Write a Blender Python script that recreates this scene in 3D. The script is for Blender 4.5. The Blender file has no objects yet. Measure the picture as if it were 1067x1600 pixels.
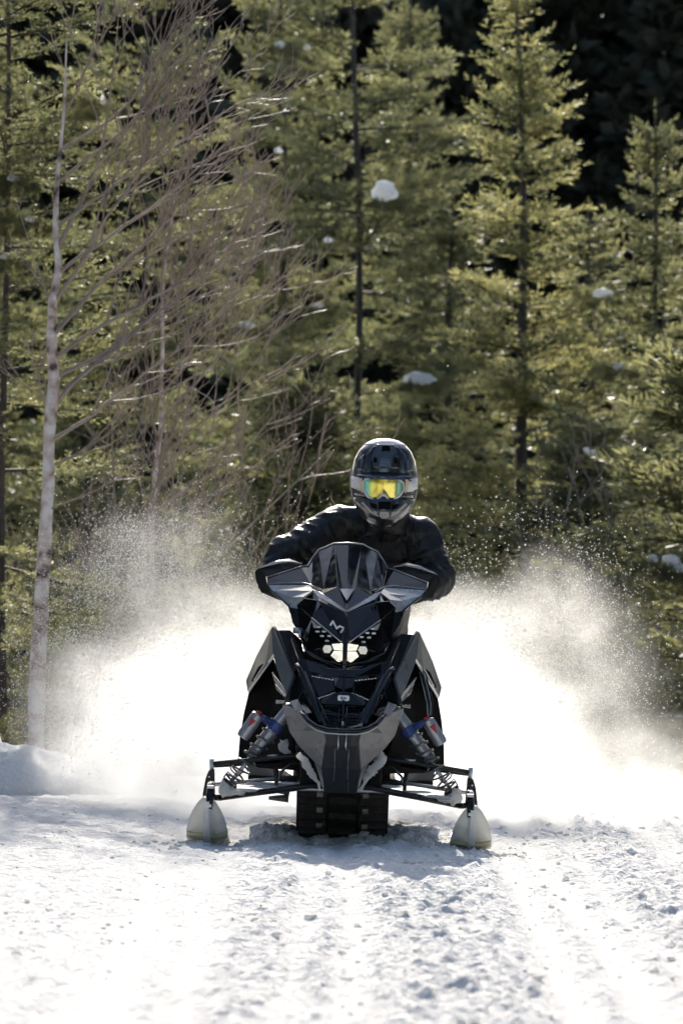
import bpy, bmesh, math, random
import numpy as np
from mathutils import Vector, Matrix, noise as mnoise

scene = bpy.context.scene
R = math.radians

# ------------------------------------------------------------------ camera
FPX = 7700.0          # focal length in pixels of the 1067 x 1600 photograph
CAM_H = 0.945         # camera height in metres
HORIZON = 964.0       # photograph row of the horizon
cam_data = bpy.data.cameras.new('camera')
cam = bpy.data.objects.new('camera', cam_data)
scene.collection.objects.link(cam)
scene.camera = cam
cam_data.sensor_fit = 'HORIZONTAL'
cam_data.sensor_width = 36.0
cam_data.lens = FPX / 1067.0 * 36.0
cam_data.clip_start = 0.5
cam_data.clip_end = 2000.0
cam.location = (0, 0, CAM_H)
cam.rotation_euler = (R(90) + math.atan((HORIZON - 800.0) / FPX), 0, 0)
cam_data.dof.use_dof = True
cam_data.dof.focus_distance = 20.55
cam_data.dof.aperture_fstop = 9.5

# ------------------------------------------------------------------ sky, sun, exposure
SUN_EL, SUN_AZ = R(27), R(-1.5)      # behind the machine, a little to the left
world = bpy.data.worlds.new('World')
scene.world = world
world.use_nodes = True
wn = world.node_tree.nodes
wl = world.node_tree.links
wn.clear()
w_out = wn.new('ShaderNodeOutputWorld')
w_bg = wn.new('ShaderNodeBackground')
w_sky = wn.new('ShaderNodeTexSky')
w_sky.sky_type = 'NISHITA'
w_sky.sun_disc = False
w_sky.sun_elevation = SUN_EL
w_sky.sun_rotation = SUN_AZ
w_sky.dust_density = 1.7
w_bg.inputs['Strength'].default_value = 0.12
wl.new(w_sky.outputs[0], w_bg.inputs['Color'])
wl.new(w_bg.outputs[0], w_out.inputs['Surface'])

sun_data = bpy.data.lights.new('sun', 'SUN')
sun_data.energy = 3.3
sun_data.angle = R(0.53)
sun_data.color = (1.0, 0.95, 0.86)
sun = bpy.data.objects.new('sun', sun_data)
scene.collection.objects.link(sun)
sun_dir = Vector((math.sin(SUN_AZ) * math.cos(SUN_EL), math.cos(SUN_AZ) * math.cos(SUN_EL), math.sin(SUN_EL)))
sun.rotation_euler = sun_dir.to_track_quat('Z', 'Y').to_euler()

vs = scene.view_settings
vs.view_transform = 'Standard'
vs.look = 'None'
vs.exposure = 0.92
vs.gamma = 1.0
vs.use_curve_mapping = False

scene.render.engine = 'CYCLES'
cy = scene.cycles
cy.use_denoising = True
cy.denoiser = 'OPENIMAGEDENOISE'
cy.max_bounces = 5
cy.diffuse_bounces = 2
cy.glossy_bounces = 3
cy.transmission_bounces = 4
cy.transparent_max_bounces = 12
cy.volume_bounces = 4
cy.use_adaptive_sampling = True
cy.adaptive_threshold = 0.045
cy.volume_step_rate = 2.5
cy.volume_max_steps = 96
cy.sample_clamp_indirect = 6.0
cy.caustics_reflective = False
cy.caustics_refractive = False

# ------------------------------------------------------------------ helpers
rng = np.random.default_rng(7)
random.seed(7)

def P(px, py, d):
    """Point at distance d that the photograph shows at (px, py)."""
    return Vector(((px - 533.5) * d / FPX, d, CAM_H + (HORIZON - py) * d / FPX))

def link(o, parent=None):
    scene.collection.objects.link(o)
    if parent is not None:
        o.parent = parent
    return o

def empty(name, loc=(0, 0, 0), parent=None):
    o = bpy.data.objects.new(name, None)
    o.empty_display_size = 0.1
    o.location = loc
    return link(o, parent)

def tag(o, label=None, category=None, group=None, kind=None):
    if label: o['label'] = label
    if category: o['category'] = category
    if group: o['group'] = group
    if kind: o['kind'] = kind
    return o

def np_mesh(name, verts, faces, smooth=False):
    """verts (n,3) array, faces (m,k) array of one polygon size"""
    verts = np.asarray(verts, dtype=np.float32)
    faces = np.asarray(faces, dtype=np.int32)
    me = bpy.data.meshes.new(name)
    m, k = faces.shape
    me.vertices.add(len(verts))
    me.vertices.foreach_set('co', verts.ravel())
    me.loops.add(m * k)
    me.loops.foreach_set('vertex_index', faces.ravel())
    me.polygons.add(m)
    me.polygons.foreach_set('loop_start', np.arange(0, m * k, k, dtype=np.int32))
    me.polygons.foreach_set('loop_total', np.full(m, k, dtype=np.int32))
    if smooth:
        me.polygons.foreach_set('use_smooth', np.ones(m, dtype=bool))
    me.update(calc_edges=True)
    return me

def mesh_obj(name, me, mat, parent=None):
    o = bpy.data.objects.new(name, me)
    if mat is not None:
        me.materials.append(mat)
    return link(o, parent)

class MB:
    """collects polygons for ONE mesh object"""
    def __init__(self):
        self.v = []; self.f = []; self.sm = []
    def add(self, verts, faces, smooth=False):
        b = len(self.v)
        self.v += [tuple(v) for v in verts]
        self.f += [tuple(i + b for i in f) for f in faces]
        self.sm += [smooth] * len(faces)
        return self
    def box(self, c, s, rot=None):
        hx, hy, hz = s[0] / 2, s[1] / 2, s[2] / 2
        vs_ = [Vector((x, y, z)) for z in (-hz, hz) for y in (-hy, hy) for x in (-hx, hx)]
        if rot is not None:
            vs_ = [rot @ v for v in vs_]
        c = Vector(c)
        return self.add([v + c for v in vs_], [(0, 2, 3, 1), (4, 5, 7, 6), (0, 1, 5, 4), (2, 6, 7, 3), (0, 4, 6, 2), (1, 3, 7, 5)])
    def tube(self, pts, rad, n=10, cap=True, smooth=True, flat=1.0):
        pts = [Vector(p) for p in pts]
        if not isinstance(rad, (list, tuple)):
            rad = [rad] * len(pts)
        rings = []
        up = None
        for i, p in enumerate(pts):
            t = (pts[min(i + 1, len(pts) - 1)] - pts[max(i - 1, 0)])
            if t.length < 1e-9: t = Vector((0, 0, 1))
            t.normalize()
            if up is None:
                up = Vector((0, 0, 1)) if abs(t.z) < 0.9 else Vector((0, 1, 0))
            a = t.cross(up)
            if a.length < 1e-6: a = t.orthogonal()
            a.normalize()
            b = a.cross(t).normalized()
            up = b
            rings.append([p + (a * math.cos(k * 2 * math.pi / n) + b * flat * math.sin(k * 2 * math.pi / n)) * rad[i] for k in range(n)])
        vv = [v for r in rings for v in r]
        ff = []
        for i in range(len(rings) - 1):
            for k in range(n):
                k2 = (k + 1) % n
                ff.append((i * n + k, i * n + k2, (i + 1) * n + k2, (i + 1) * n + k))
        self.add(vv, ff, smooth)
        if cap:
            b = len(self.v) - len(vv)
            self.f.append(tuple(b + k for k in reversed(range(n)))); self.sm.append(False)
            self.f.append(tuple(b + (len(rings) - 1) * n + k for k in range(n))); self.sm.append(False)
        return self
    def lathe(self, p0, p1, prof, n=20):
        """prof: list of (t 0..1 along p0-p1, radius)"""
        p0, p1 = Vector(p0), Vector(p1)
        pts, rad = [], []
        ax = (p1 - p0)
        a = ax.normalized().orthogonal().normalized()
        b = ax.normalized().cross(a)
        vv = []
        for t, r in prof:
            c = p0 + ax * t
            vv += [c + (a * math.cos(k * 2 * math.pi / n) + b * math.sin(k * 2 * math.pi / n)) * r for k in range(n)]
        ff = []
        m = len(prof)
        for i in range(m - 1):
            for k in range(n):
                k2 = (k + 1) % n
                ff.append((i * n + k, i * n + k2, (i + 1) * n + k2, (i + 1) * n + k))
        ff.append(tuple(reversed(range(n))))
        ff.append(tuple((m - 1) * n + k for k in range(n)))
        return self.add(vv, ff, False)
    def mesh(self, name, weld=False, recalc=True):
        me = bpy.data.meshes.new(name)
        me.from_pydata(self.v, [], self.f)
        me.polygons.foreach_set('use_smooth', self.sm)
        if recalc or weld:
            bm = bmesh.new(); bm.from_mesh(me)
            if weld: bmesh.ops.remove_doubles(bm, verts=bm.verts, dist=1e-4)
            bmesh.ops.recalc_face_normals(bm, faces=bm.faces)
            bm.to_mesh(me); bm.free()
        me.update()
        return me
    def build(self, name, mat, parent=None, bevel=0, solid=0, weld=False, sharp=None):
        o = mesh_obj(name, self.mesh(name, weld), mat, parent)
        if solid:
            m = o.modifiers.new('solid', 'SOLIDIFY'); m.thickness = solid; m.offset = -1
        if bevel:
            m = o.modifiers.new('bevel', 'BEVEL'); m.width = bevel; m.segments = 2; m.limit_method = 'ANGLE'; m.angle_limit = R(25)
        return o

# ---- numpy value noise
def _hash(i, j, k, seed):
    h = (i.astype(np.int64) * 374761393 + j.astype(np.int64) * 668265263 + k.astype(np.int64) * 2147483647 + seed * 974711) & 0xFFFFFFFF
    h = ((h ^ (h >> 13)) * 1274126177) & 0xFFFFFFFF
    h = (h ^ (h >> 16)) & 0xFFFFFFFF
    return h.astype(np.float64) / 4294967295.0

def vnoise(x, y, seed=0, z=None):
    xi = np.floor(x); yi = np.floor(y)
    fx = x - xi; fy = y - yi
    fx = fx * fx * (3 - 2 * fx); fy = fy * fy * (3 - 2 * fy)
    zz = np.zeros_like(xi)
    a = _hash(xi, yi, zz, seed); b = _hash(xi + 1, yi, zz, seed)
    c = _hash(xi, yi + 1, zz, seed); d = _hash(xi + 1, yi + 1, zz, seed)
    return (a * (1 - fx) + b * fx) * (1 - fy) + (c * (1 - fx) + d * fx) * fy

def fbm(x, y, oct=4, seed=0, gain=0.5):
    s = 0; a = 1; t = 0
    for o in range(oct):
        s = s + a * vnoise(x * 2 ** o + 17.3 * o, y * 2 ** o - 9.1 * o, seed + o); t += a; a *= gain
    return s / t

# ------------------------------------------------------------------ materials
def mat(name, col, rough=0.5, metal=0.0, spec=0.5, coat=0.0, var=0.12, vscale=30.0, bump=0.0, bscale=200.0,
        trans=None, sheen=0.0, rvar=0.1, coords='Object'):
    m = bpy.data.materials.new(name)
    m.use_nodes = True
    nt = m.node_tree
    n, l = nt.nodes, nt.links
    b = n['Principled BSDF']
    out = n['Material Output']
    tc = n.new('ShaderNodeTexCoord')
    nz = n.new('ShaderNodeTexNoise'); nz.inputs['Scale'].default_value = vscale; nz.inputs['Detail'].default_value = 5
    l.new(tc.outputs[coords], nz.inputs['Vector'])
    mix = n.new('ShaderNodeMix'); mix.data_type = 'RGBA'
    mix.inputs['A'].default_value = tuple(c * (1 - var) for c in col) + (1,)
    mix.inputs['B'].default_value = tuple(min(1, c * (1 + var)) for c in col) + (1,)
    l.new(nz.outputs['Fac'], mix.inputs['Factor'])
    l.new(mix.outputs['Result'], b.inputs['Base Color'])
    mr = n.new('ShaderNodeMapRange')
    mr.inputs['To Min'].default_value = max(0.02, rough - rvar); mr.inputs['To Max'].default_value = min(1, rough + rvar)
    l.new(nz.outputs['Fac'], mr.inputs['Value'])
    l.new(mr.outputs['Result'], b.inputs['Roughness'])
    b.inputs['Metallic'].default_value = metal
    b.inputs['Specular IOR Level'].default_value = spec
    b.inputs['Coat Weight'].default_value = coat
    b.inputs['Coat Roughness'].default_value = 0.1
    b.inputs['Sheen Weight'].default_value = sheen
    if bump:
        nb = n.new('ShaderNodeTexNoise'); nb.inputs['Scale'].default_value = bscale; nb.inputs['Detail'].default_value = 4
        l.new(tc.outputs[coords], nb.inputs['Vector'])
        bp = n.new('ShaderNodeBump'); bp.inputs['Strength'].default_value = bump; bp.inputs['Distance'].default_value = 0.02 if name == 'snow' else 0.01
        l.new(nb.outputs['Fac'], bp.inputs['Height']); l.new(bp.outputs['Normal'], b.inputs['Normal'])
    if trans is not None:
        tr = n.new('ShaderNodeBsdfTranslucent'); tr.inputs['Color'].default_value = tuple(trans[:3]) + (1,)
        ms = n.new('ShaderNodeMixShader'); ms.inputs['Fac'].default_value = trans[3]
        l.new(b.outputs[0], ms.inputs[1]); l.new(tr.outputs[0], ms.inputs[2]); l.new(ms.outputs[0], out.inputs['Surface'])
    return m

M = {}
M['snow'] = mat('snow', (0.795, 0.772, 0.74), 0.8, spec=0.03, var=0.04, vscale=4, bump=0.9, bscale=48, coords='Object')
M['snow_lump'] = mat('snow_lump', (0.92, 0.91, 0.89), 0.6, spec=0.3, var=0.03, trans=(0.95, 0.95, 0.93, 0.6), bump=0.4, bscale=80)
M['ice_grain'] = mat('ice_grain', (0.9, 0.9, 0.9), 0.25, spec=0.6, var=0.02, trans=(0.95, 0.94, 0.9, 0.75))
M['satin'] = mat('satin_grey_plastic', (0.075, 0.075, 0.075), 0.30, spec=0.8, var=0.15, vscale=25, rvar=0.08, bump=0.05, bscale=600)
M['belly'] = mat('grey_plastic', (0.105, 0.106, 0.107), 0.30, spec=0.9, var=0.2, vscale=18, rvar=0.1, bump=0.06, bscale=500)
M['gloss'] = mat('gloss_black_paint', (0.005, 0.005, 0.0055), 0.06, spec=0.36, coat=0.10, var=0.4, vscale=40, rvar=0.03)
M['matte'] = mat('matte_black_plastic', (0.007, 0.007, 0.007), 0.5, spec=0.12, var=0.3, vscale=30, bump=0.1, bscale=400)
M['charcoal'] = mat('charcoal_plastic', (0.02, 0.02, 0.021), 0.4, spec=0.4, var=0.3, vscale=30)
M['lug'] = mat('lug_rubber', (0.075, 0.07, 0.066), 0.6, spec=0.3, var=0.5, vscale=50, bump=0.3, bscale=120)
M['trim'] = mat('dark_blue_grey_trim', (0.018, 0.02, 0.03), 0.34, var=0.2)
M['silver'] = mat('brushed_silver', (0.6, 0.6, 0.59), 0.35, metal=0.7, var=0.15, vscale=90)
M['wing'] = mat('silvery_grey', (0.36, 0.36, 0.35), 0.26, spec=0.7, metal=0.4, var=0.35, vscale=14, rvar=0.12)
M['steel'] = mat('black_steel', (0.02, 0.02, 0.02), 0.3, metal=0.3, var=0.3)
M['alloy'] = mat('grey_alloy', (0.42, 0.42, 0.425), 0.34, metal=0.85, var=0.2)
M['blue'] = mat('blue_anodised', (0.05, 0.085, 0.24), 0.35, metal=0.3, var=0.2)
M['red'] = mat('red_paint', (0.42, 0.02, 0.03), 0.4, var=0.2)
M['white'] = mat('white_plastic', (0.75, 0.75, 0.74), 0.4, var=0.05)
M['ski'] = mat('white_ski_plastic', (0.74, 0.74, 0.72), 0.38, var=0.1, vscale=20, trans=(0.7, 0.7, 0.62, 0.3))
M['skiyellow'] = mat('yellowed_ski_plastic', (0.74, 0.70, 0.46), 0.4, var=0.25, vscale=40, trans=(0.62, 0.56, 0.3, 0.35))
M['rubber'] = mat('track_rubber', (0.034, 0.032, 0.030), 0.5, var=0.4, vscale=60, bump=0.3, bscale=120)
M['jacket'] = mat('black_jacket', (0.007, 0.007, 0.007), 0.42, spec=0.42, var=0.3, vscale=14, bump=0.55, bscale=34)
M['glove'] = mat('black_glove', (0.014, 0.014, 0.015), 0.6, var=0.3)
M['helmet'] = mat('black_helmet', (0.01, 0.011, 0.013), 0.3, spec=0.7, coat=1.0, var=0.3, vscale=30, rvar=0.05)
M['helmet_grey'] = mat('grey_helmet_graphic', (0.30, 0.29, 0.27), 0.3, coat=0.3, var=0.3, vscale=60)
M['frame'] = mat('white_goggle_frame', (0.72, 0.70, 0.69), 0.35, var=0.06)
M['gold'] = mat('gold_band', (0.55, 0.45, 0.3), 0.35, metal=0.4, var=0.1)
M['foam'] = mat('black_foam', (0.006, 0.006, 0.006), 0.9, spec=0.05)

def lamp_mat(name, col, strength):
    m = bpy.data.materials.new(name); m.use_nodes = True
    n, l = m.node_tree.nodes, m.node_tree.links
    b = n['Principled BSDF']
    b.inputs['Base Color'].default_value = (0.8, 0.8, 0.75, 1); b.inputs['Roughness'].default_value = 0.15
    tc = n.new('ShaderNodeTexCoord'); vo = n.new('ShaderNodeTexVoronoi'); vo.inputs['Scale'].default_value = 120
    l.new(tc.outputs['Object'], vo.inputs['Vector'])
    mr = n.new('ShaderNodeMapRange'); mr.inputs['From Max'].default_value = 0.6
    mr.inputs['To Min'].default_value = strength; mr.inputs['To Max'].default_value = strength * 0.3
    l.new(vo.outputs['Distance'], mr.inputs['Value'])
    b.inputs['Emission Color'].default_value = col + (1,)
    l.new(mr.outputs['Result'], b.inputs['Emission Strength'])
    return m
M['lamp'] = lamp_mat('lit_headlight', (1.0, 0.93, 0.72), 0.95)
M['lampdim'] = lamp_mat('dim_headlight', (1.0, 0.92, 0.66), 0.32)

def smoked():
    m = bpy.data.materials.new('smoked_windshield'); m.use_nodes = True
    n, l = m.node_tree.nodes, m.node_tree.links
    out = n['Material Output']; b = n['Principled BSDF']
    tc = n.new('ShaderNodeTexCoord')
    nz = n.new('ShaderNodeTexNoise'); nz.inputs['Scale'].default_value = 22; nz.inputs['Detail'].default_value = 8
    l.new(tc.outputs['Object'], nz.inputs['Vector'])
    mr = n.new('ShaderNodeMapRange'); mr.inputs['From Min'].default_value = 0.35; mr.inputs['From Max'].default_value = 0.75
    mr.inputs['To Min'].default_value = 0.05; mr.inputs['To Max'].default_value = 0.22
    l.new(nz.outputs['Fac'], mr.inputs['Value']); l.new(mr.outputs['Result'], b.inputs['Roughness'])
    b.inputs['Base Color'].default_value = (0.012, 0.013, 0.018, 1)
    b.inputs['Specular IOR Level'].default_value = 0.5
    tr = n.new('ShaderNodeBsdfTransparent'); tr.inputs['Color'].default_value = (0.30, 0.32, 0.36, 1)
    ms = n.new('ShaderNodeMixShader'); ms.inputs['Fac'].default_value = 0.22
    l.new(b.outputs[0], ms.inputs[1]); l.new(tr.outputs[0], ms.inputs[2]); l.new(ms.outputs[0], out.inputs['Surface'])
    return m
M['smoke'] = smoked()

def lens_mat():
    """mirror lens: coating tints and painted reflections in bands across the lens (object X), gold to green"""
    m = bpy.data.materials.new('gold_mirror_lens'); m.use_nodes = True
    n, l = m.node_tree.nodes, m.node_tree.links
    b = n['Principled BSDF']
    tc = n.new('ShaderNodeTexCoord'); sx = n.new('ShaderNodeSeparateXYZ')
    l.new(tc.outputs['Generated'], sx.inputs[0])
    nz = n.new('ShaderNodeTexNoise'); nz.inputs['Scale'].default_value = 4
    l.new(tc.outputs['Generated'], nz.inputs['Vector'])
    ad = n.new('ShaderNodeMath'); ad.operation = 'MULTIPLY_ADD'; ad.inputs[1].default_value = 0.06
    l.new(nz.outputs['Fac'], ad.inputs[0]); l.new(sx.outputs['X'], ad.inputs[2])
    cr = n.new('ShaderNodeValToRGB')  # ramp: coating tints plus mirror reflections painted as colour
    e = cr.color_ramp.elements
    e[0].position = 0.0; e[0].color = (0.05, 0.16, 0.17, 1)
    e[1].position = 1.0; e[1].color = (0.07, 0.18, 0.15, 1)
    for p, c in ((0.10, (0.14, 0.42, 0.34)), (0.17, (0.25, 0.45, 0.20)), (0.24, (0.75, 0.72, 0.16)), (0.36, (0.55, 0.47, 0.08)), (0.42, (0.9, 0.78, 0.16)), (0.50, (0.72, 0.58, 0.10)),
                 (0.56, (0.98, 0.86, 0.20)), (0.80, (0.95, 0.84, 0.22)), (0.86, (0.14, 0.19, 0.10)), (0.93, (0.22, 0.42, 0.30))):
        k = e.new(p); k.color = c + (1,)
    l.new(ad.outputs[0], cr.inputs['Fac']); l.new(cr.outputs['Color'], b.inputs['Base Color'])
    b.inputs['Metallic'].default_value = 0.85; b.inputs['Roughness'].default_value = 0.15
    return m
M['lens'] = lens_mat()

def foliage(name, c1, c2, tr, spec=0.6):
    m = bpy.data.materials.new(name); m.use_nodes = True
    n, l = m.node_tree.nodes, m.node_tree.links
    b = n['Principled BSDF']; out = n['Material Output']
    tc = n.new('ShaderNodeTexCoord')
    nz = n.new('ShaderNodeTexNoise'); nz.inputs['Scale'].default_value = 2.2; nz.inputs['Detail'].default_value = 6
    l.new(tc.outputs['Object'], nz.inputs['Vector'])
    cr = n.new('ShaderNodeValToRGB')
    cr.color_ramp.elements[0].position = 0.35; cr.color_ramp.elements[0].color = c1 + (1,)
    cr.color_ramp.elements[1].position = 0.68; cr.color_ramp.elements[1].color = c2 + (1,)
    l.new(nz.outputs['Fac'], cr.inputs['Fac']); l.new(cr.outputs['Color'], b.inputs['Base Color'])
    b.inputs['Roughness'].default_value = 0.5; b.inputs['Specular IOR Level'].default_value = spec
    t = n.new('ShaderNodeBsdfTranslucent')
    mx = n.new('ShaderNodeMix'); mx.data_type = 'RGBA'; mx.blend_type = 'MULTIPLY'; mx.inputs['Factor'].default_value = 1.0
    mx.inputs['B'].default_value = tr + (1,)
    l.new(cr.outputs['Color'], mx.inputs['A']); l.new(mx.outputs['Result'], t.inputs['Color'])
    ms = n.new('ShaderNodeMixShader'); ms.inputs['Fac'].default_value = 0.5
    l.new(b.outputs[0], ms.inputs[1]); l.new(t.outputs[0], ms.inputs[2]); l.new(ms.outputs[0], out.inputs['Surface'])
    return m
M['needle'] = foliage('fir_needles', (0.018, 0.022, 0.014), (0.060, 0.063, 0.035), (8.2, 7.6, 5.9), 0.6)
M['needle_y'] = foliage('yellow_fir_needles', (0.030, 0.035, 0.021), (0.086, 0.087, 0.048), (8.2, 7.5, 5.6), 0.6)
M['needle_d'] = mat('dark_fir_needles', (0.018, 0.02, 0.013), 0.6, spec=0.25, var=0.5, vscale=2.0)
M['bark'] = mat('fir_bark', (0.075, 0.062, 0.052), 0.85, var=0.4, vscale=20, bump=0.6, bscale=60)
M['twig'] = mat('bare_twig_bark', (0.31, 0.245, 0.195), 0.5, var=0.35, vscale=9, spec=0.4)

def birch_bark():
    m = mat('birch_bark', (0.52, 0.45, 0.39), 0.65, var=0.2, vscale=12)
    n, l = m.node_tree.nodes, m.node_tree.links
    b = n['Principled BSDF']
    tc = n.new('ShaderNodeTexCoord'); mp = n.new('ShaderNodeMapping'); mp.inputs['Scale'].default_value = (7, 7, 7)
    nz = n.new('ShaderNodeTexNoise'); nz.inputs['Scale'].default_value = 1.6; nz.inputs['Detail'].default_value = 7
    l.new(tc.outputs['Object'], mp.inputs[0]); l.new(mp.outputs[0], nz.inputs['Vector'])
    cr = n.new('ShaderNodeValToRGB')
    e = cr.color_ramp.elements
    e[0].position = 0.34; e[0].color = (0.07, 0.055, 0.048, 1)
    e[1].position = 0.60; e[1].color = (0.74, 0.68, 0.63, 1)
    k = e.new(0.44); k.color = (0.48, 0.36, 0.30, 1)
    l.new(nz.outputs['Fac'], cr.inputs['Fac']); l.new(cr.outputs['Color'], b.inputs['Base Color'])
    return m
M['birch'] = birch_bark()
_b = M['snow'].node_tree.nodes['Principled BSDF']
_b.inputs['Subsurface Weight'].default_value = 0.0
_b.inputs['Subsurface Radius'].default_value = (1.0, 1.0, 1.0)
_b.inputs['Subsurface Scale'].default_value = 0.01
# ------------------------------------------------------------------ ground
SLOPE = -0.0317
def ground_z(x, y):
    x = np.asarray(x, float); y = np.asarray(y, float)
    xc = np.clip(x, -2.6, 2.6)
    z = SLOPE * xc
    near = np.clip((27 - y) / 3, 0, 1) * np.clip((3.2 - np.abs(x)) / 0.8, 0, 1)
    # broad swells
    z = z + near * 0.035 * (fbm(x * 0.9, y * 0.45, 3, 3) - 0.5)
    # churned snow: rough to the right, smoother to the left
    side = np.clip((x + 0.85) / 0.8, 0.42, 1.0)
    wx = x + 0.05 * (vnoise(x * 3, y * 1.2, 41) - 0.5)
    churn = fbm(x * 15, y * 8.5, 3, 11)
    lumps = np.clip(churn - 0.53, 0, 1) * 0.05 + np.clip(fbm(x * 24, y * 15, 2, 19) - 0.47, 0, 1) * 0.055
    fine = (fbm(x * 32, y * 22, 2, 23) - 0.5) * 0.021
    # lug prints of earlier machines
    def lane(c, w, f=1.0):
        return np.clip(1.25 - np.abs(wx - c) / (w / 2), 0, 1) * f
    lug = 0.5 + 0.5 * np.sin(y * 2 * np.pi / 0.135 + 5.0 * fbm(x * 3.5, y * 1.6, 3, 31))
    prints = (lane(0.30, 0.42) + lane(-0.27, 0.26, 0.7) + lane(1.02, 0.34, 0.8)) * (lug ** 2) * (0.2 + vnoise(x * 13, y * 7, 51)) * 0.013
    # ski grooves running along the trail
    groove = np.zeros_like(z)
    for c, w, dpt in ((0.60, 0.065, 0.016), (0.76, 0.075, 0.018), (0.02, 0.06, 0.013), (-0.12, 0.05, 0.010), (-0.62, 0.08, 0.012), (-0.42, 0.06, 0.011), (1.3, 0.09, 0.014), (0.92, 0.055, 0.012)):
        wob = c + 0.02 * np.sin(y * 0.5 + c * 9) + (y - 14) * 0.012 * (c - 0.2)
        groove -= dpt * np.exp(-((x - wob) / w) ** 2)
    smooth = 1 - 0.85 * np.clip(-groove / 0.015, 0, 1)
    z = z + near * (smooth * (side * (lumps + fine) + prints) + groove)
    # smooth drag mounds at the left edge
    z = z + near * 0.05 * np.exp(-((x + 1.55) / 0.35) ** 2 - ((y - 22.3) / 0.9) ** 2)
    z = z + near * 0.03 * np.exp(-((x + 1.5) / 0.25) ** 2 - ((y - 20.0) / 0.35) ** 2)
    # broken, pushed-up snow round the skis and the track
    for cx, cy_ in ((-0.555, 20.1), (0.52, 20.1)):
        z = z + 0.02 * fbm(x * 20, y * 14, 2, 61) * np.exp(-((x - cx) / 0.13) ** 2 - ((y - cy_) / 0.5) ** 2)
    # land away from the trail: gently rising, uneven
    # a dip behind the trail, then a slowly rising wood
    far = np.clip((y - 28.5) / 4.5, 0, 1); far = far * far * (3 - 2 * far)
    z = z + far * (-1.55 + 0.5 * (fbm(x * 0.25, y * 0.25, 3, 71) - 0.5)) + np.clip((y - 66) / 60, 0, 4) ** 1.1 * 4.5
    off = np.clip((np.abs(x) - 3.4) / 4, 0, 1)
    z = z + off * 0.45 * fbm(x * 0.4, y * 0.4, 3, 81)
    return z

gx = np.concatenate([[-160, -90, -50, -30, -18, -12, -8, -6, -5, -4.3, -3.7, -3.2, -2.8, -2.5, -2.2],
                     np.arange(-2.0, 2.0001, 0.0125), [2.2, 2.5, 2.8, 3.2, 3.7, 4.3, 5, 6, 8, 12, 18, 30, 50, 90, 160]])
gy = np.concatenate([[-60, -30, -15, -6, 0, 4, 7, 9, 10, 10.6], np.arange(11.0, 17.0, 0.024), np.arange(17.0, 24.5, 0.03),
                     np.arange(24.5, 30, 0.15), np.arange(30, 60, 1.0), [62, 66, 70, 75, 80, 90, 100, 120, 150, 190, 240, 300]])
XX, YY = np.meshgrid(gx, gy)
ZZ = ground_z(XX, YY)
nv = len(gx)
gv = np.stack([XX.ravel(), YY.ravel(), ZZ.ravel()], 1)
ii, jj = np.meshgrid(np.arange(len(gy) - 1), np.arange(nv - 1), indexing='ij')
b0 = (ii * nv + jj).ravel()
gf = np.stack([b0, b0 + 1, b0 + nv + 1, b0 + nv], 1)
ground = mesh_obj('snow_ground', np_mesh('snow_ground', gv, gf, True), M['snow'])
tag(ground, kind='structure')

def gz(x, y):
    return float(ground_z(np.array([x]), np.array([y]))[0])

# snow bank ploughed up along the left edge of the trail
def bank():
    us = np.linspace(0, 1, 220); vsn = np.linspace(0, 1, 60)
    U, V = np.meshgrid(us, vsn)
    x = -4.6 + U * 3.75
    yc = 25.2 + 0.25 * np.sin(U * 7)
    hgt = 0.27 * np.clip((1.02 - U) / 0.22, 0, 1) ** 0.6 * (0.9 + 0.22 * fbm(U * 9, V * 0 + 2, 3, 5)) * (1 + 0.22 * (U < 0.765))
    ang = V * math.pi
    y = yc - np.cos(ang) * (0.42 + 0.1 * fbm(U * 6, V * 3, 2, 8))
    z = np.sin(ang) ** 0.75 * hgt * 0.9 + (0.07 * (fbm(U * 18, V * 6, 4, 15) - 0.5) + 0.05 * np.clip(fbm(U * 40, V * 9, 2, 17) - 0.5, 0, 1)) * np.sin(ang) + 0.02
    z = z - 0.05 + (SLOPE * np.clip(x, -2.6, 2.6))
    v = np.stack([x.ravel(), y.ravel(), z.ravel()], 1)
    n = len(us)
    a, b = np.meshgrid(np.arange(len(vsn) - 1), np.arange(n - 1), indexing='ij')
    q = (a * n + b).ravel()
    return np_mesh('snow_bank', v, np.stack([q, q + 1, q + n + 1, q + n], 1), True)
sb = mesh_obj('snow_bank', bank(), M['snow'])
tag(sb, kind='structure')

# ------------------------------------------------------------------ fir generator
def tube_np(pts, rads, n=5):
    """pts (k,3), rads (k,) -> verts, quad faces"""
    pts = np.asarray(pts, float); k = len(pts)
    t = np.gradient(pts, axis=0); t /= (np.linalg.norm(t, axis=1, keepdims=True) + 1e-9)
    ref = np.array([0.31, 0.17, 0.93]) if abs(t[0, 2]) < 0.85 else np.array([0.95, 0.2, 0.1])
    a = np.cross(t, ref); a /= (np.linalg.norm(a, axis=1, keepdims=True) + 1e-9)
    b = np.cross(a, t)
    th = np.arange(n) * 2 * np.pi / n
    ring = a[:, None, :] * np.cos(th)[None, :, None] + b[:, None, :] * np.sin(th)[None, :, None]
    v = pts[:, None, :] + ring * np.asarray(rads)[:, None, None]
    i, j = np.meshgrid(np.arange(k - 1), np.arange(n), indexing='ij')
    q0 = (i * n + j).ravel(); q1 = (i * n + (j + 1) % n).ravel()
    f = np.stack([q0, q1, q1 + n, q0 + n], 1)
    return v.reshape(-1, 3), f

def merge(parts):
    vs_, fs_, off = [], [], 0
    for v, f in parts:
        vs_.append(v); fs_.append(f + off); off += len(v)
    return np.concatenate(vs_), np.concatenate(fs_)

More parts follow.
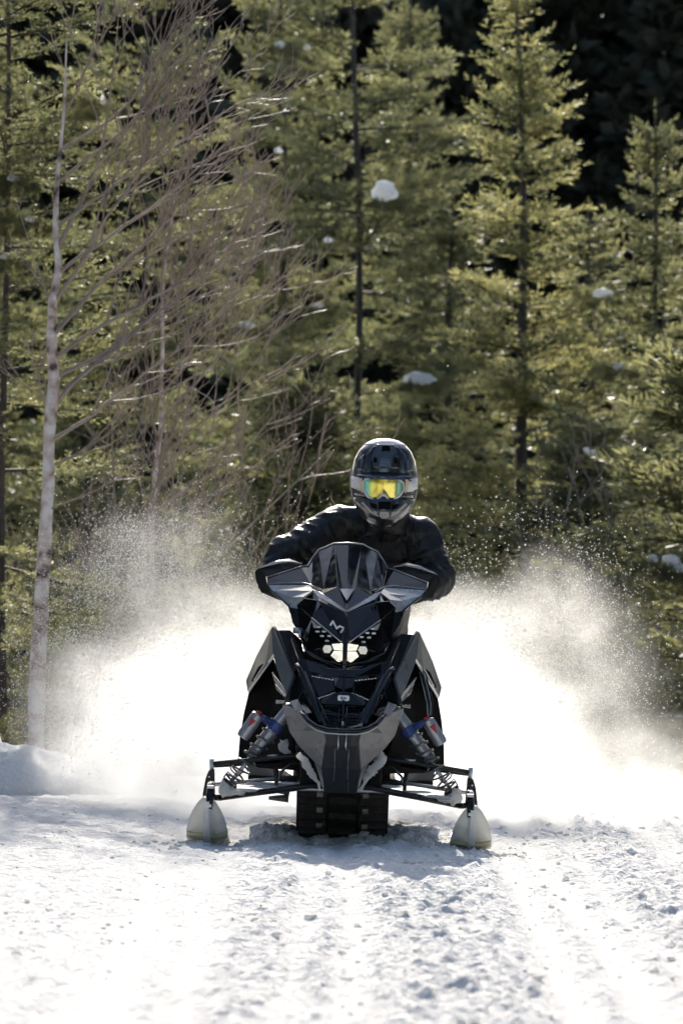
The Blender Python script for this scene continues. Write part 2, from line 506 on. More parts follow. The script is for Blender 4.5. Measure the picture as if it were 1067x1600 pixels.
def fir(seed, H, Rmax, clear=0.06, gap=0.24, per=6, nsp=0.0105, nlen=0.052, nwid=0.0145, shape=0.85, tw_sp=0.052, droop=0.18, lean=(0, 0), miss=0.12, trunk_r=None, bare_az=None):
    """returns (trunk v,f), (branch v,f), (needle tri verts)"""
    r = np.random.default_rng(seed)
    zs = np.linspace(0, H, 14)
    cx = lean[0] * (zs / H) + 0.03 * np.sin(zs * 1.3 + seed); cy_ = lean[1] * (zs / H) + 0.03 * np.cos(zs * 1.1 + seed)
    tr = trunk_r or (0.0065 * H + 0.012)
    trunk = tube_np(np.stack([cx, cy_, zs], 1), tr * (1 - zs / H) ** 0.8 + 0.006, 8)
    wood = []; T0 = []; TD = []; TL = []; TN = []
    z = clear * H
    while z < H - 0.05:
        t = z / H
        rad = Rmax * (1 - t) ** shape + 0.05
        nb = max(3, int(per * (0.7 + 0.6 * r.random())))
        a0 = r.random() * 6.28
        for b in range(nb):
            if r.random() < miss: continue
            az = a0 + b * 6.283 / nb + r.normal(0, 0.22)
            if bare_az is not None and math.cos(az - bare_az) > 0.55 and t > 0.25 and r.random() < 0.85: continue
            L = rad * (0.62 + 0.5 * r.random())
            el = -0.10 + 0.75 * t ** 1.6 + r.normal(0, 0.1)
            zb = z + r.normal(0, gap * 0.25)
            base = np.array([np.interp(zb, zs, cx), np.interp(zb, zs, cy_), zb])
            h = np.array([math.cos(az), math.sin(az), 0.0])
            side = np.array([-h[1], h[0], 0.0])
            s = np.linspace(0, 1, 6)
            bend = r.normal(0, 0.12)
            pts = base + np.outer(s * L * math.cos(el), h) + np.outer(bend * L * s ** 2, side)
            pts[:, 2] += L * (math.sin(el) * s - droop * s ** 1.5 + droop * 0.75 * s ** 3)
            wood.append(tube_np(pts, (0.004 + 0.010 * L) * (1 - 0.85 * s), 3))
            n = max(4, int(L / tw_sp))
            ss = np.clip(np.linspace(0.12, 1.0, n) + r.normal(0, 0.01, n), 0.05, 1)
            for sg in (-1, 1):
                p = np.stack([np.interp(ss, s, pts[:, k]) for k in range(3)], 1)
                ax = h * math.cos(el) + np.array([0, 0, math.sin(el) - droop * 0.3])
                ang = 0.85 + r.normal(0, 0.16, n)
                d = np.cos(ang)[:, None] * ax + (sg * np.sin(ang))[:, None] * side
                d[:, 2] += r.normal(0.0, 0.22, n)
                d /= np.linalg.norm(d, axis=1, keepdims=True)
                ln = (0.10 + 0.46 * L * (1 - ss) ** 0.8 * np.clip(ss * 4, 0.3, 1)) * (0.6 + 0.7 * r.random(n))
                T0.append(p); TD.append(d); TL.append(ln)
            # leader of the branch itself
            m = max(2, int(L / 0.12))
            sl = np.linspace(0.25, 0.98, m)
            p = np.stack([np.interp(sl, s, pts[:, k]) for k in range(3)], 1)
            d = np.tile(h * math.cos(el) + np.array([0, 0, math.sin(el)]), (m, 1))
            T0.append(p); TD.append(d); TL.append(np.full(m, 0.15))
        z += gap * (0.7 + 0.6 * r.random()) * (1.0 - 0.45 * t)
    # leader shoot
    T0.append(np.array([[cx[-1], cy_[-1], H - 0.12]])); TD.append(np.array([[0, 0, 1.0]])); TL.append(np.array([0.22]))
    T0 = np.concatenate(T0); TD = np.concatenate(TD); TL = np.concatenate(TL)
    cnt = np.maximum(3, (TL / nsp).astype(int))
    idx = np.repeat(np.arange(len(TL)), cnt)
    N = len(idx)
    u = r.random(N)
    p = T0[idx] + TD[idx] * (TL[idx] * u)[:, None]
    d = TD[idx]
    up = np.array([0, 0, 1.0])
    sd = np.cross(d, up); sd /= (np.linalg.norm(sd, axis=1, keepdims=True) + 1e-6)
    vv = np.cross(sd, d)
    phi = r.random(N) * 2 * np.pi
    out = sd * np.cos(phi)[:, None] + vv * (0.55 * np.sin(phi) + 0.2)[:, None]
    nd = d * (0.55 + 0.25 * r.random(N))[:, None] + out * 0.85
    nd /= (np.linalg.norm(nd, axis=1, keepdims=True) + 1e-6)
    ln = nlen * (0.65 + 0.6 * r.random(N))
    wv = np.cross(nd, r.normal(0, 1, (N, 3))); wv /= (np.linalg.norm(wv, axis=1, keepdims=True) + 1e-6)
    w = nwid * (0.7 + 0.6 * r.random(N))
    tip = p + nd * ln[:, None]
    mid = p + nd * (ln * 0.45)[:, None]
    tri = np.stack([p, mid + wv * w[:, None] * 0.5, tip, mid - wv * w[:, None] * 0.5], 1)
    return trunk, merge(wood), tri.reshape(-1, 3)

def quads(v):
    return np.arange(len(v)).reshape(-1, 4)

FIRS = {}
def fir_meshes(key, needle, **kw):
    t, w, n = fir(**kw)
    FIRS[key] = (np_mesh('trunk', t[0], t[1], True), np_mesh('branches', w[0], w[1], True), np_mesh('needles', n, quads(n)), kw['H'])
    FIRS[key][0].materials.append(M['bark']); FIRS[key][1].materials.append(M['bark']); FIRS[key][2].materials.append(M[needle])

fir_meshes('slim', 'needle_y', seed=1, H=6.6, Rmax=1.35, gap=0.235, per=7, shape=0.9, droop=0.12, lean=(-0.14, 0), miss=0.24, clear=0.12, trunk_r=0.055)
fir_meshes('small', 'needle', seed=2, H=5.2, Rmax=0.80, gap=0.2, per=5, shape=0.9, droop=0.12, clear=0.03)
fir_meshes('broad', 'needle', seed=3, H=9.5, Rmax=1.75, gap=0.44, per=7, shape=0.75, droop=0.22, nsp=0.012, nlen=0.062, nwid=0.017, miss=0.2, clear=0.03)
fir_meshes('lopsided', 'needle', seed=8, H=9.5, Rmax=1.75, gap=0.44, per=7, shape=0.75, droop=0.22, nsp=0.012, nlen=0.062, nwid=0.017, miss=0.2, clear=0.03, bare_az=1.55, trunk_r=0.034)
fir_meshes('near', 'needle', seed=4, H=7.0, Rmax=1.25, gap=0.36, per=6, shape=0.45, droop=0.20, nlen=0.042, nwid=0.011, nsp=0.0095, miss=0.2, clear=0.10, trunk_r=0.022)
fir_meshes('sapling', 'needle', seed=5, H=2.6, Rmax=0.75, gap=0.16, per=6, shape=0.8, droop=0.15, clear=0.02)

def place_fir(key, px, d, top_py, rot, label, group='fir trees along the trail', name='fir_tree', wide=1.0):
    tm, wm, nm, H = FIRS[key]
    x = (px - 533.5) * d / FPX
    z0 = gz(x, d) - 0.05
    ztop = CAM_H + (HORIZON - top_py) * d / FPX
    s = (ztop - z0) / H
    o = empty(name, (x, d, z0))
    o.rotation_euler.z = rot
    o.scale = (s * wide, s * wide, s)
    link(bpy.data.objects.new('trunk', tm), o)
    link(bpy.data.objects.new('branches', wm), o)['kind'] = 'stuff'
    link(bpy.data.objects.new('crown', nm), o)['kind'] = 'stuff'
    return tag(o, label, 'tree', group)

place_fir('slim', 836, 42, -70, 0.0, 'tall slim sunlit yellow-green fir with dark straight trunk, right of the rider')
place_fir('small', 1021, 43, 180, 0.4, 'narrow pointed young fir with its tip showing, at the right edge')
place_fir('lopsided', 556, 47, -520, 0.0, 'tall broad fir with dark trunk directly behind the helmet')
place_fir('broad', 440, 50, -330, 2.6, 'broad green fir left of the tall one behind the rider', wide=0.75)
place_fir('broad', 640, 52, -160, 4.1, 'fir whose right side borders the dark gap above the rider', wide=0.75)
place_fir('near', 8, 29.6, -420, 1.3, 'near fir with sunlit yellow boughs in the upper left corner')
place_fir('near', 225, 41, -200, 3.3, 'thin fir with sparse pale boughs behind the bare birch branches', wide=0.85)
place_fir('sapling', 1080, 34.2, 560, 0.3, 'bushy small fir carrying round snow pillows at the right edge', wide=1.2)
place_fir('small', 712, 46, 330, 2.0, 'medium green fir just left of the slim sunlit one', wide=1.5)
place_fir('small', 925, 47, 330, 3.4, 'medium fir between the slim sunlit one and the narrow pointed one', wide=1.5)
place_fir('broad', -30, 44, -260, 1.9, 'dark fir behind the birch at the left edge', wide=0.8)
place_fir('sapling', 470, 40, 600, 1.0, 'low fir sapling left of the rider beside the raised elbow', wide=1.25)
place_fir('sapling', 925, 40, 660, 3.7, 'low shaded fir sapling above the right snow plume', wide=1.35)
place_fir('sapling', 130, 39, 640, 0.7, 'low dark fir sapling right behind the birch trunk', wide=1.3)
place_fir('small', 1120, 48, 330, 1.2, 'fir cut off by the right picture edge', wide=1.5)

# shaded wood: one mass behind the trail and along both its sides
def wood_mesh(name, spots, protos, seed):
    r = np.random.default_rng(seed)
    NV, TV, TF = [], [], []
    off = 0
    for (x, y, s) in spots:
        t, n = protos[r.integers(len(protos))]
        a = r.random() * 6.28
        c, sn = math.cos(a) * s, math.sin(a) * s
        rot = np.array([[c, sn, 0], [-sn, c, 0], [0, 0, s]])
        o = np.array([x, y, gz(x, y) - 0.1])
        NV.append(n @ rot + o)
        v = t[0] @ rot + o
        TV.append(v); TF.append(t[1] + off); off += len(v)
    nv_ = np.concatenate(NV)
    allv = np.concatenate([nv_] + TV)
    f = np.concatenate([quads(nv_), np.concatenate(TF) + len(nv_)])
    me = np_mesh(name, allv, f)
    me.materials.append(M['needle_d']); me.materials.append(M['bark'])
    mi = np.zeros(len(f), dtype=np.int32); mi[len(nv_) // 4:] = 1
    me.polygons.foreach_set('material_index', mi)
    return me
def wood_protos(seeds, **kw):
    res = []
    for s in seeds:
        t, w, n = fir(seed=s, **kw)
        res.append((t, n))
    return res
r_ = np.random.default_rng(78)
back = []
for row, (y0, nx, x1, sc) in enumerate(((82, 9, 8.5, 1.05), (87, 10, 10, 1.12), (93, 10, 11, 1.2), (100, 10, 12, 1.35), (108, 9, 13, 1.5))):
    for k in range(nx):
        back.append((-x1 + 2 * x1 * (k + 0.5 * (row % 2) + 0.25) / nx + r_.normal(0, 0.3), y0 + r_.normal(0, 1.0), sc * (0.9 + 0.2 * r_.random())))
wp = wood_protos((11, 12, 13), H=13.0, Rmax=2.3, gap=0.95, per=7, nsp=0.155, nlen=0.46, nwid=0.23, shape=0.5, tw_sp=0.30, droop=0.28, miss=0.05, clear=0.02, trunk_r=0.14)
dw = mesh_obj('dark_wood', wood_mesh('dark_wood', back, wp, 77), None)
tag(dw, 'dark shaded conifer wood in the far background', 'wood', kind='stuff')
sides = []  # unseen trees beside and behind the camera, added to block sky and darken reflections
for k in range(17):
    y = -16 + k * 3.6
    for sg, x0 in ((1, 6.6), (-1, 7.6)):
        sides.append((sg * (x0 + max(0, y - 26) * 0.09 + 1.2 * r_.random()), y + r_.normal(0, .6), 0.75 + 0.25 * r_.random()))
for k in range(7):
    sides.append((-7 + 2.4 * k, -26 + r_.normal(0, 1.5), 0.55))
wq = wood_protos((14, 15), H=12.0, Rmax=2.4, gap=1.4, per=7, nsp=0.26, nlen=0.6, nwid=0.30, shape=0.5, tw_sp=0.4, droop=0.28, miss=0.05, clear=0.02, trunk_r=0.14)
dw2 = mesh_obj('trailside_wood', wood_mesh('trailside_wood', sides, wq, 79), None)
tag(dw2, 'conifers lining both sides of the trail outside the picture', 'wood', kind='stuff')

# ------------------------------------------------------------------ bare birches and shrubs
def limb(start, d, L, r0, r, depth, out, up=0.25, wig=0.12, kids=5, spread=0.55, seg=8, kmin=0.25):
    d = Vector(d).normalized()
    pts = [Vector(start)]; rads = [r0]
    step = L / seg
    for i in range(seg):
        d = (d + Vector((r.normal(0, wig), r.normal(0, wig), r.normal(0, wig) + up / seg))).normalized()
        pts.append(pts[-1] + d * step)
        rads.append(max(0.0026, r0 * (1 - 0.84 * (i + 1) / seg)))
    out.append(tube_np(np.array([tuple(p) for p in pts]), np.array(rads), 4 if depth else 3))
    if depth <= 0: return
    for k in range(kids):
        s = kmin + (1 - kmin) * (k + r.random()) / kids
        i = min(seg - 1, int(s * seg))
        dd = (pts[i + 1] - pts[i]).normalized()
        ax = Vector((r.normal(), r.normal(), r.normal())).cross(dd)
        if ax.length < 1e-3: continue
        nd = Matrix.Rotation(spread * (0.6 + 0.7 * r.random()), 3, ax.normalized()) @ dd
        nd.y *= 0.6
        nd = (nd + Vector((0.06, 0, 0.16 if nd.z > -0.1 else 0.6))).normalized()
        limb(pts[i], nd, min(L * (0.62 - 0.25 * s), 0.85 if depth > 2 else (0.55 if depth > 1 else 0.3)) * (0.7 + 0.6 * r.random()), rads[i] * 0.62, r, depth - 1, out, up, wig * 1.15, max(2, kids - 3), spread * 0.9, max(5, seg - 1))

def bare_tree(name, trunk, d, branches, seed, label, category, base_r, bark, group=None):
    """trunk: list of (px,py,radius px); branches: (px,py start, px,py end, radius, depth, kids)"""
    r = np.random.default_rng(seed)
    sc = FPX / d
    g0 = P(trunk[0][0], 964, d); gpy = HORIZON + (CAM_H - gz(g0.x, d) + 0.05) * FPX / d
    trunk = [(trunk[0][0] - 2, gpy, trunk[0][2] * 1.1)] + trunk
    pts = np.array([tuple(P(a, b, d)) for a, b, c in trunk])
    rad = np.array([c / sc for a, b, c in trunk])
    base = Vector(pts[0])
    root = empty(name, base)
    # finer trunk with slight knots
    s = np.linspace(0, len(pts) - 1, len(pts) * 8)
    fine = np.stack([np.interp(s, np.arange(len(pts)), pts[:, k]) for k in range(3)], 1)
    fine[:, 0] += 0.035 * (vnoise(s * 1.3, s * 0, seed) - 0.5); fine[:, 1] += 0.02 * (vnoise(s * 1.1, s * 0 + 4, seed) - 0.5)
    fr = np.interp(s, np.arange(len(pts)), rad) * (0.92 + 0.2 * vnoise(s * 2.7, s * 0, seed + 9))
    v, f = tube_np(fine - np.array(base), fr, 12)
    mesh_obj('trunk', np_mesh('trunk', v, f, True), M[bark], root)
    out = []
    for (ax, ay, bx, by, br, dep, kids) in branches:
        a = P(ax, ay, d); b = P(bx, by, d + r.normal(0, 0.35))
        dirv = b - a
        L = dirv.length
        limb(a, dirv.normalized() + Vector((0.12, 0, -0.16)), L * 1.05, br * 1.45, r, dep + 1, out, up=0.35, wig=0.095, kids=kids, spread=0.65)
    v, f = merge(out)
    mesh_obj('branches', np_mesh('branches', v - np.array(base), f, True), M['twig'], root)['kind'] = 'stuff'
    return tag(root, label, category, group)

bare_tree('birch_tree',
    [(58, 1120, 13), (62, 985, 12), (64, 890, 11), (75, 760, 10), (79, 640, 9), (84, 540, 8), (84, 470, 6.5), (89, 400, 5), (92, 290, 3.6), (104, 170, 2.4), (108, 60, 1.2)],
    28, [(78, 690, 300, 520, 0.010, 2, 6), (80, 640, 280, 330, 0.011, 2, 7), (82, 590, 340, 390, 0.010, 2, 7), (84, 520, 290, 240, 0.010, 2, 7),
         (85, 470, 250, 120, 0.010, 2, 7), (86, 430, 330, 200, 0.010, 2, 8), (88, 390, 210, 40, 0.009, 2, 6), (90, 350, 370, 120, 0.009, 2, 7),
         (95, 280, 300, 20, 0.008, 2, 7), (98, 230, 380, 40, 0.008, 2, 7), (84, 560, 350, 290, 0.009, 2, 7), (79, 680, 20, 560, 0.008, 2, 5),
         (76, 730, 190, 640, 0.007, 1, 5), (84, 500, 20, 380, 0.006, 1, 4), (103, 170, 210, -40, 0.006, 2, 5), (72, 800, 180, 720, 0.005, 1, 4)],
    21, 'leaning white-barked birch with bare branches sweeping up to the right', 'tree', 0.05, 'birch')
bare_tree('birch_tree',
    [(232, 1090, 5), (236, 950, 5), (240, 840, 4.5), (246, 720, 4), (249, 620, 3.4), (255, 470, 2.6), (268, 300, 1.6)],
    30, [(240, 850, 385, 720, 0.007, 2, 6), (242, 800, 420, 640, 0.008, 2, 6), (246, 720, 420, 490, 0.008, 2, 7), (248, 660, 400, 410, 0.008, 2, 7),
         (249, 620, 400, 330, 0.007, 2, 7), (252, 540, 370, 300, 0.006, 2, 6), (240, 840, 170, 640, 0.006, 2, 5), (247, 690, 190, 500, 0.005, 2, 5)],
    22, 'slender pink-barked young birch behind the left snow plume', 'tree', 0.03, 'birch')
def shrub(px, py, d, fan, seed, label, name='bare_shrub'):
    r = np.random.default_rng(seed)
    a = P(px, py, d); a.z = gz(a.x, d) - 0.03
    root = empty(name, a)
    for k, (bx, by, br) in enumerate(fan):
        out = []
        st = a + Vector((r.normal(0, 0.09), r.normal(0, 0.12), 0))
        b = P(bx, by, d + r.normal(0, 0.4))
        dirv = b - st
        limb(st, dirv.normalized() + Vector((0.10, 0, -0.12)), dirv.length * 1.0, br * 1.4, r, 3, out, up=0.3, wig=0.10, kids=6, kmin=0.4, spread=0.7)
        v, f = merge(out)
        mesh_obj('stem', np_mesh('stem', v - np.array(a), f, True), M['twig'], root)
    return tag(root, label, 'shrub', 'bare shrubs at the forest edge')
shrub(95, 900, 28.6, [(300, 560, 0.011), (345, 640, 0.010), (370, 580, 0.010), (255, 430, 0.009)], 31,
      'bare shrub with long grey stems fanning right from beside the birch')
shrub(205, 985, 29.5, [(400, 790, 0.008), (430, 870, 0.008), (330, 720, 0.007), (420, 750, 0.008)], 32,
      'low bare shrub reaching toward the rider over the left plume')
shrub(880, 1040, 37, [(800, 760, 0.008), (850, 720, 0.008), (905, 740, 0.008), (960, 800, 0.008), (990, 880, 0.007), (830, 860, 0.007)], 34,
      'bare brown shrub behind the right snow plume')
shrub(20, 1110, 32, [(10, 700, 0.009), (60, 760, 0.008), (-20, 780, 0.008), (90, 840, 0.007), (40, 900, 0.006)], 35,
      'dark bare shrub behind the snow bank at the left edge')

# ------------------------------------------------------------------ snow left on the boughs
def clump_mesh(seed):
    """one lump of snow: three overlapping lobes fused into one surface"""
    r = np.random.default_rng(seed * 7)
    B_ = bmesh.new()
    for (cx_, cz_, s_) in ((0, 0, 0.72), (-0.45 + 0.2 * r.random(), -0.12 + 0.2 * r.random(), 0.5 + 0.12 * r.random()), (0.45 - 0.2 * r.random(), -0.2 + 0.3 * r.random(), 0.42 + 0.16 * r.random())):
        bmesh.ops.create_icosphere(B_, subdivisions=2, radius=s_, matrix=Matrix.Translation((cx_, r.normal(0, .15), cz_)))
    m0 = bpy.data.meshes.new('t'); B_.to_mesh(m0); B_.free()
    t_ = bpy.data.objects.new('t', m0); scene.collection.objects.link(t_)
    q_ = t_.modifiers.new('r', 'REMESH'); q_.mode = 'VOXEL'; q_.voxel_size = 0.11
    q_ = t_.modifiers.new('s', 'SMOOTH'); q_.factor = 0.5; q_.iterations = 3
    me = bpy.data.meshes.new_from_object(t_.evaluated_get(bpy.context.evaluated_depsgraph_get()))
    bpy.data.objects.remove(t_); bpy.data.meshes.remove(m0)
    me.name = 'snow_clump'
    o = Vector((seed * 3.1, seed * 1.7, seed * 0.9))
    for v in me.vertices:
        v.co *= 1 + mnoise.noise(v.co * 2.2 + o) * 0.22 + mnoise.noise(v.co * 5.5 + o) * 0.12
        if v.co.z < -0.1: v.co.z = -0.1 + (v.co.z + 0.1) * 0.7
    me.polygons.foreach_set('use_smooth', np.ones(len(me.polygons), dtype=bool))
    me.materials.clear(); me.materials.append(M['snow_lump'])
    return me
clumps = [
    (600, 293, 45.25, 25, 19, 'largest white snow clump, on a bough high above the helmet'),
    (655, 589, 44.15, 29, 11, 'long flat snow clump on a bough right above the helmet'),
    (512, 373, 44.5, 7, 5, 'small round snow clump left below the largest one'),
    (435, 232, 43.95, 7, 5, 'tiny snow clump upper centre on the broad green fir'),
    (437, 66, 43.9, 9, 6, 'blurred snow clump near the top edge, left of a similar one'),
    (479, 70, 44.25, 7, 5, 'blurred snow clump near the top edge, right of a similar one'),
    (161, 152, 29.2, 5, 10, 'small upright snow clump under the sunlit boughs, upper left'),
    (942, 456, 41.3, 18, 8, 'flat snow clump on a bough between slim fir and narrow fir'),
    (968, 572, 39.95, 9, 7, 'small round snow clump right of the slim trunk'),
    (925, 708, 38.55, 16, 7, 'ragged sloping snow clump on a bough above the right plume'),
    (1020, 872, 32.9, 13, 7, 'oval snow pillow, left of the pair at the right edge'),
    (1049, 874, 32.8, 17, 11, 'plump rounded snow pillow, biggest at the right edge'),
    (1064, 887, 32.75, 12, 8, 'lowest snow pillow cut by the right edge'),
    (8, 398, 29.0, 11, 6, 'snow clump on a bough at the left picture edge'),
    (50, 341, 28.9, 14, 5, 'thin snow streak on a bough upper left'),
    (385, 506, 39.3, 16, 6, 'faint flat snow patch behind the bare twigs'),
    (496, 476, 47.45, 11, 5, 'thin snow clump on a bough left above the helmet'),
    (20, 276, 29.0, 10, 6, 'small snow clump on the near fir, upper left edge'),
]
for i, (px, py, d, a, b, lab) in enumerate(clumps):
    o = mesh_obj('snow_clump', clump_mesh(i + 1), None)
    s = d / FPX
    o.location = P(px, py + b * 0.3, d)
    o.scale = (a * s * 1.15, a * s * 0.9, b * s * 1.5)
    o.rotation_euler = (0, 0.35 if 'sloping' in lab else 0.05 * (i % 3 - 1), 0.4 * (i % 5 - 2))
    if 'sloping' in lab: o.rotation_euler = (0, 0.6, 0.2)
    tag(o, lab, 'snow clump', 'snow clumps left on the boughs')
    # the bough that carries it belongs to the nearest fir
    if a >= 9 or d < 35:
        near_ = min((t for t in scene.collection.objects if t.name.startswith('fir_tree')), key=lambda t: (t.location.x - o.location.x) ** 2 + (t.location.y - o.location.y) ** 2)
        kx = 1 if o.location.x >= near_.location.x else -1
        dirb = Vector((0.75 * kx, -0.6, -0.12)).normalized()
        L_ = max(0.45, 3.2 * a * s)
        sc_ = L_ / 2.6
        mw = Matrix.Translation(o.location - dirb * L_ * 0.55 - Vector((0, 0, b * s * 0.9 + 0.02))) @ dirb.to_track_quat('Z', 'Y').to_matrix().to_4x4() @ Matrix.Diagonal((sc_ * 0.9, sc_ * 0.9, sc_, 1))
        bo = link(bpy.data.objects.new('bough', FIRS['sapling'][2]), near_)
        bo['kind'] = 'stuff'
        root_m = Matrix.LocRotScale(near_.location, near_.rotation_euler, near_.scale)
        bo.matrix_local = root_m.inverted() @ mw
# ------------------------------------------------------------------ snowmobile
ROLL = R(1.9)
SX, SY = -0.012, 20.0
sled = empty('snowmobile', (SX, SY, 0.0))
sled.rotation_euler.y = ROLL
tag(sled, 'black and grey snowmobile with lit headlights charging through the snow', 'snowmobile')
_c, _s = math.cos(ROLL), math.sin(ROLL)
def L(px, py, dy):
    """photograph point on the machine -> machine coordinates"""
    w = P(px, py, SY + dy)
    x, z = w.x - SX, w.z
    return Vector((x * _c - z * _s, dy, x * _s + z * _c))
def LX(px, py, dy):
    """same, put on the machine's centre plane"""
    v = L(px, py, dy); v.x = 0; return v
def mir(v):
    return Vector((-v[0], v[1], v[2]))

def pair(name, pts, faces, mt, parent=sled, solid=0.006, bevel=0.0025, both=True):
    """a panel given on the viewer's left; a second, mirrored one is built on the right"""
    vs_ = [p if isinstance(p, Vector) else L(*p) for p in pts]
    res = []
    for m in ((0, 1) if both else (0,)):
        mb = MB(); mb.add([mir(v) for v in vs_] if m else vs_, faces)
        me = mb.mesh(name)
        # normals towards the viewer / outwards
        me_n = sum((p.normal.y * p.area for p in me.polygons))
        if me_n > 0: me.flip_normals()
        o = mesh_obj(name, me, mt, parent)
        if solid:
            q = o.modifiers.new('solid', 'SOLIDIFY'); q.thickness = solid; q.offset = -1
        if bevel:
            q = o.modifiers.new('bevel', 'BEVEL'); q.width = bevel; q.segments = 2; q.limit_method = 'ANGLE'; q.angle_limit = R(12)
        res.append(o)
    return res

def sym(name, pts, faces, mt, parent=sled, solid=0.006, bevel=0.0025):
    """one mesh across the centre plane: left half given; points with |x|<12 mm snap to the centre"""
    vs_ = [p if isinstance(p, Vector) else L(*p) for p in pts]
    for v in vs_:
        if abs(v.x) < 0.012: v.x = 0
    mb = MB(); mb.add(vs_, faces); mb.add([mir(v) for v in vs_], faces)
    me = mb.mesh(name, weld=True)
    if sum((p.normal.y * p.area for p in me.polygons)) > 0: me.flip_normals()
    o = mesh_obj(name, me, mt, parent)
    if solid:
        q = o.modifiers.new('solid', 'SOLIDIFY'); q.thickness = solid; q.offset = -1
    if bevel:
        q = o.modifiers.new('bevel', 'BEVEL'); q.width = bevel; q.segments = 2; q.limit_method = 'ANGLE'; q.angle_limit = R(12)
    return o

def rods(name, polys, rad, mt, parent=sled, n=10, both=True, flat=1.0):
    """tubes given on the left (list of polylines joined in one part), mirrored to the right"""
    res = []
    for m in ((0, 1) if both else (0,)):
        mb = MB()
        for pl in polys:
            pp = [p if isinstance(p, Vector) else L(*p) for p in pl]
            if m: pp = [mir(p) for p in pp]
            mb.tube(pp, rad, n, flat=flat)
        res.append(mb.build(name, mt, parent))
    return res

# ---- belly pan and nose
pair('belly_panel', [(441, 1103, .24), (460, 1112, .16), (474, 1116, .10), (484, 1131, .06), (505, 1141, .025), (508, 1160, .03), (502, 1201, .11),
                     (491, 1191, .15), (466, 1165, .21), (452, 1144, .26), (472, 1142, .15), (497, 1170, .085)],
     [(0, 1, 10, 9), (1, 2, 3, 10), (10, 3, 4, 11), (4, 5, 11), (11, 5, 6, 7), (10, 11, 7, 8), (9, 10, 8)], M['belly'], solid=0.008, bevel=0.003)
pair('belly_fang', [(501, 1201, .115), (491, 1192, .155), (499, 1216, .20), (506, 1239, .225), (505, 1222, .18)], [(0, 1, 2, 4), (4, 2, 3)], M['belly'])
pair('corner_plate', [(441, 1101, .232), (463, 1110, .15), (466, 1122, .145), (445, 1119, .225)], [(0, 1, 2, 3)], M['belly'], solid=0.004)
sym('nose_plate', [(506, 1143, .035), (520, 1146, .018), (535, 1147, .012), (509, 1164, .035), (521, 1166, .025), (535, 1167, .022),
                   (502, 1201, .105), (520, 1201, .07), (534, 1201, .062), (507, 1239, .215), (522, 1240, .2), (534, 1240, .195)],
    [(0, 1, 4, 3), (1, 2, 5, 4), (3, 4, 7, 6), (4, 5, 8, 7), (6, 7, 10, 9), (7, 8, 11, 10)], M['charcoal'], solid=0.01)
rods('nose_rib', [[(528.5, 1147, .008), (528.5, 1166, .016), (527, 1172, .024)]], 0.003, M['silver'], n=6)
rods('nose_crease', [[(523.5, 1168, .022), (523, 1200, .062), (520, 1236, .19)]], 0.0025, M['belly'], n=6)
o = MB()
lip = [(472, 1113, .12), (477, 1120, .09), (483, 1128, .055), (495, 1136, .02), (512, 1141, .0), (534, 1142.5, -.006)]
lp = [L(*q) for q in lip]; lp[-1].x = 0
o.tube(lp + [mir(v) for v in reversed(lp[:-1])], 0.0125, 12, flat=0.8).build('bumper_lip', M['gloss'], sled)
lp2 = [v + Vector((0, -0.008, -0.013)) for v in lp]
MB().tube(lp2 + [mir(v) for v in reversed(lp2[:-1])], 0.0035, 8).build('bumper_edge', M['silver'], sled)

# ---- black front with grille
sym('front_backing', [(470, 1028, .44), (505, 1038, .40), (537, 1042, .37), (536, 1138, .09), (492, 1132, .12), (478, 1118, .19), (462, 1088, .35)],
    [(0, 1, 2, 3, 4, 5, 6)], M['gloss'], solid=0.01, bevel=0)
sym('brow_plate', [(479, 1031, .36), (481, 1050, .34), (522, 1058, .255), (536, 1058, .24), (536, 1046, .265), (512, 1044, .30)],
    [(0, 1, 2, 5), (5, 2, 3, 4)], M['gloss'])
pair('front_plate', [(482, 1054, .325), (521, 1063, .245), (522, 1079, .215), (497, 1091, .235)], [(0, 1, 2, 3)], M['gloss'], solid=0.012, bevel=0.003)
sym('arch_plate', [(498, 1094, .22), (523, 1082, .2), (536, 1081, .19), (536, 1101, .15), (504, 1101, .19)], [(0, 1, 2, 3, 4)], M['gloss'], solid=0.012, bevel=0.003)
for row, (y0, dy0) in enumerate(((1060, .235), (1086, .215))):
    for k in range(7):
        px = (489 + k * 5) if row == 0 else (499 + k * 4)
        py = (y0 - 3 + k * 0.9) if row == 0 else (1091 - k * 1.4)
        for sg in (0, 1):
            a = L(px, py, dy0 + (0.07 if row == 0 else 0) * (1 - k / 7.0)); 
            if sg: a = mir(a)
            MB().box(a, (0.009, 0.004, 0.004), Matrix.Rotation((-0.3 if sg else 0.3) * (1 if k % 2 else -0.6), 3, 'Y')).build('vent_fin', M['alloy'], sled)
# lower grille: frame and bars
for sg in (0, 1):
    q = [L(503, 1104, .165), L(530, 1104, .142), L(530, 1131, .085), L(513, 1131, .105)]
    if sg: q = [mir(v) for v in q]
    g = MB().tube(q + [q[0]], 0.003, 6).build('grille', M['gloss'], sled)
    for k in range(1, 6):
        t = k / 6
        MB().tube([q[0].lerp(q[3], t) + Vector((0, .004, 0)), q[1].lerp(q[2], t) + Vector((0, .004, 0))], 0.0018, 5).build('grille_bar', M['matte'], g)
    for k in range(1, 5):
        t = k / 5
        MB().tube([q[0].lerp(q[1], t) + Vector((0, .006, 0)), q[3].lerp(q[2], t) + Vector((0, .006, 0))], 0.0016, 5).build('grille_bar', M['matte'], g)
MB().tube([LX(536, 1040, .245), LX(536, 1060, .225), LX(535, 1085, .17), LX(534, 1134, .055)], [0.007, 0.006, 0.005, 0.006], 8).build('front_spine', M['gloss'], sled)
MB().tube([LX(534, 1128, .062), LX(534, 1134, .052)], 0.005, 8).build('spine_tip', M['alloy'], sled)
bd = LX(535, 1091, .15)
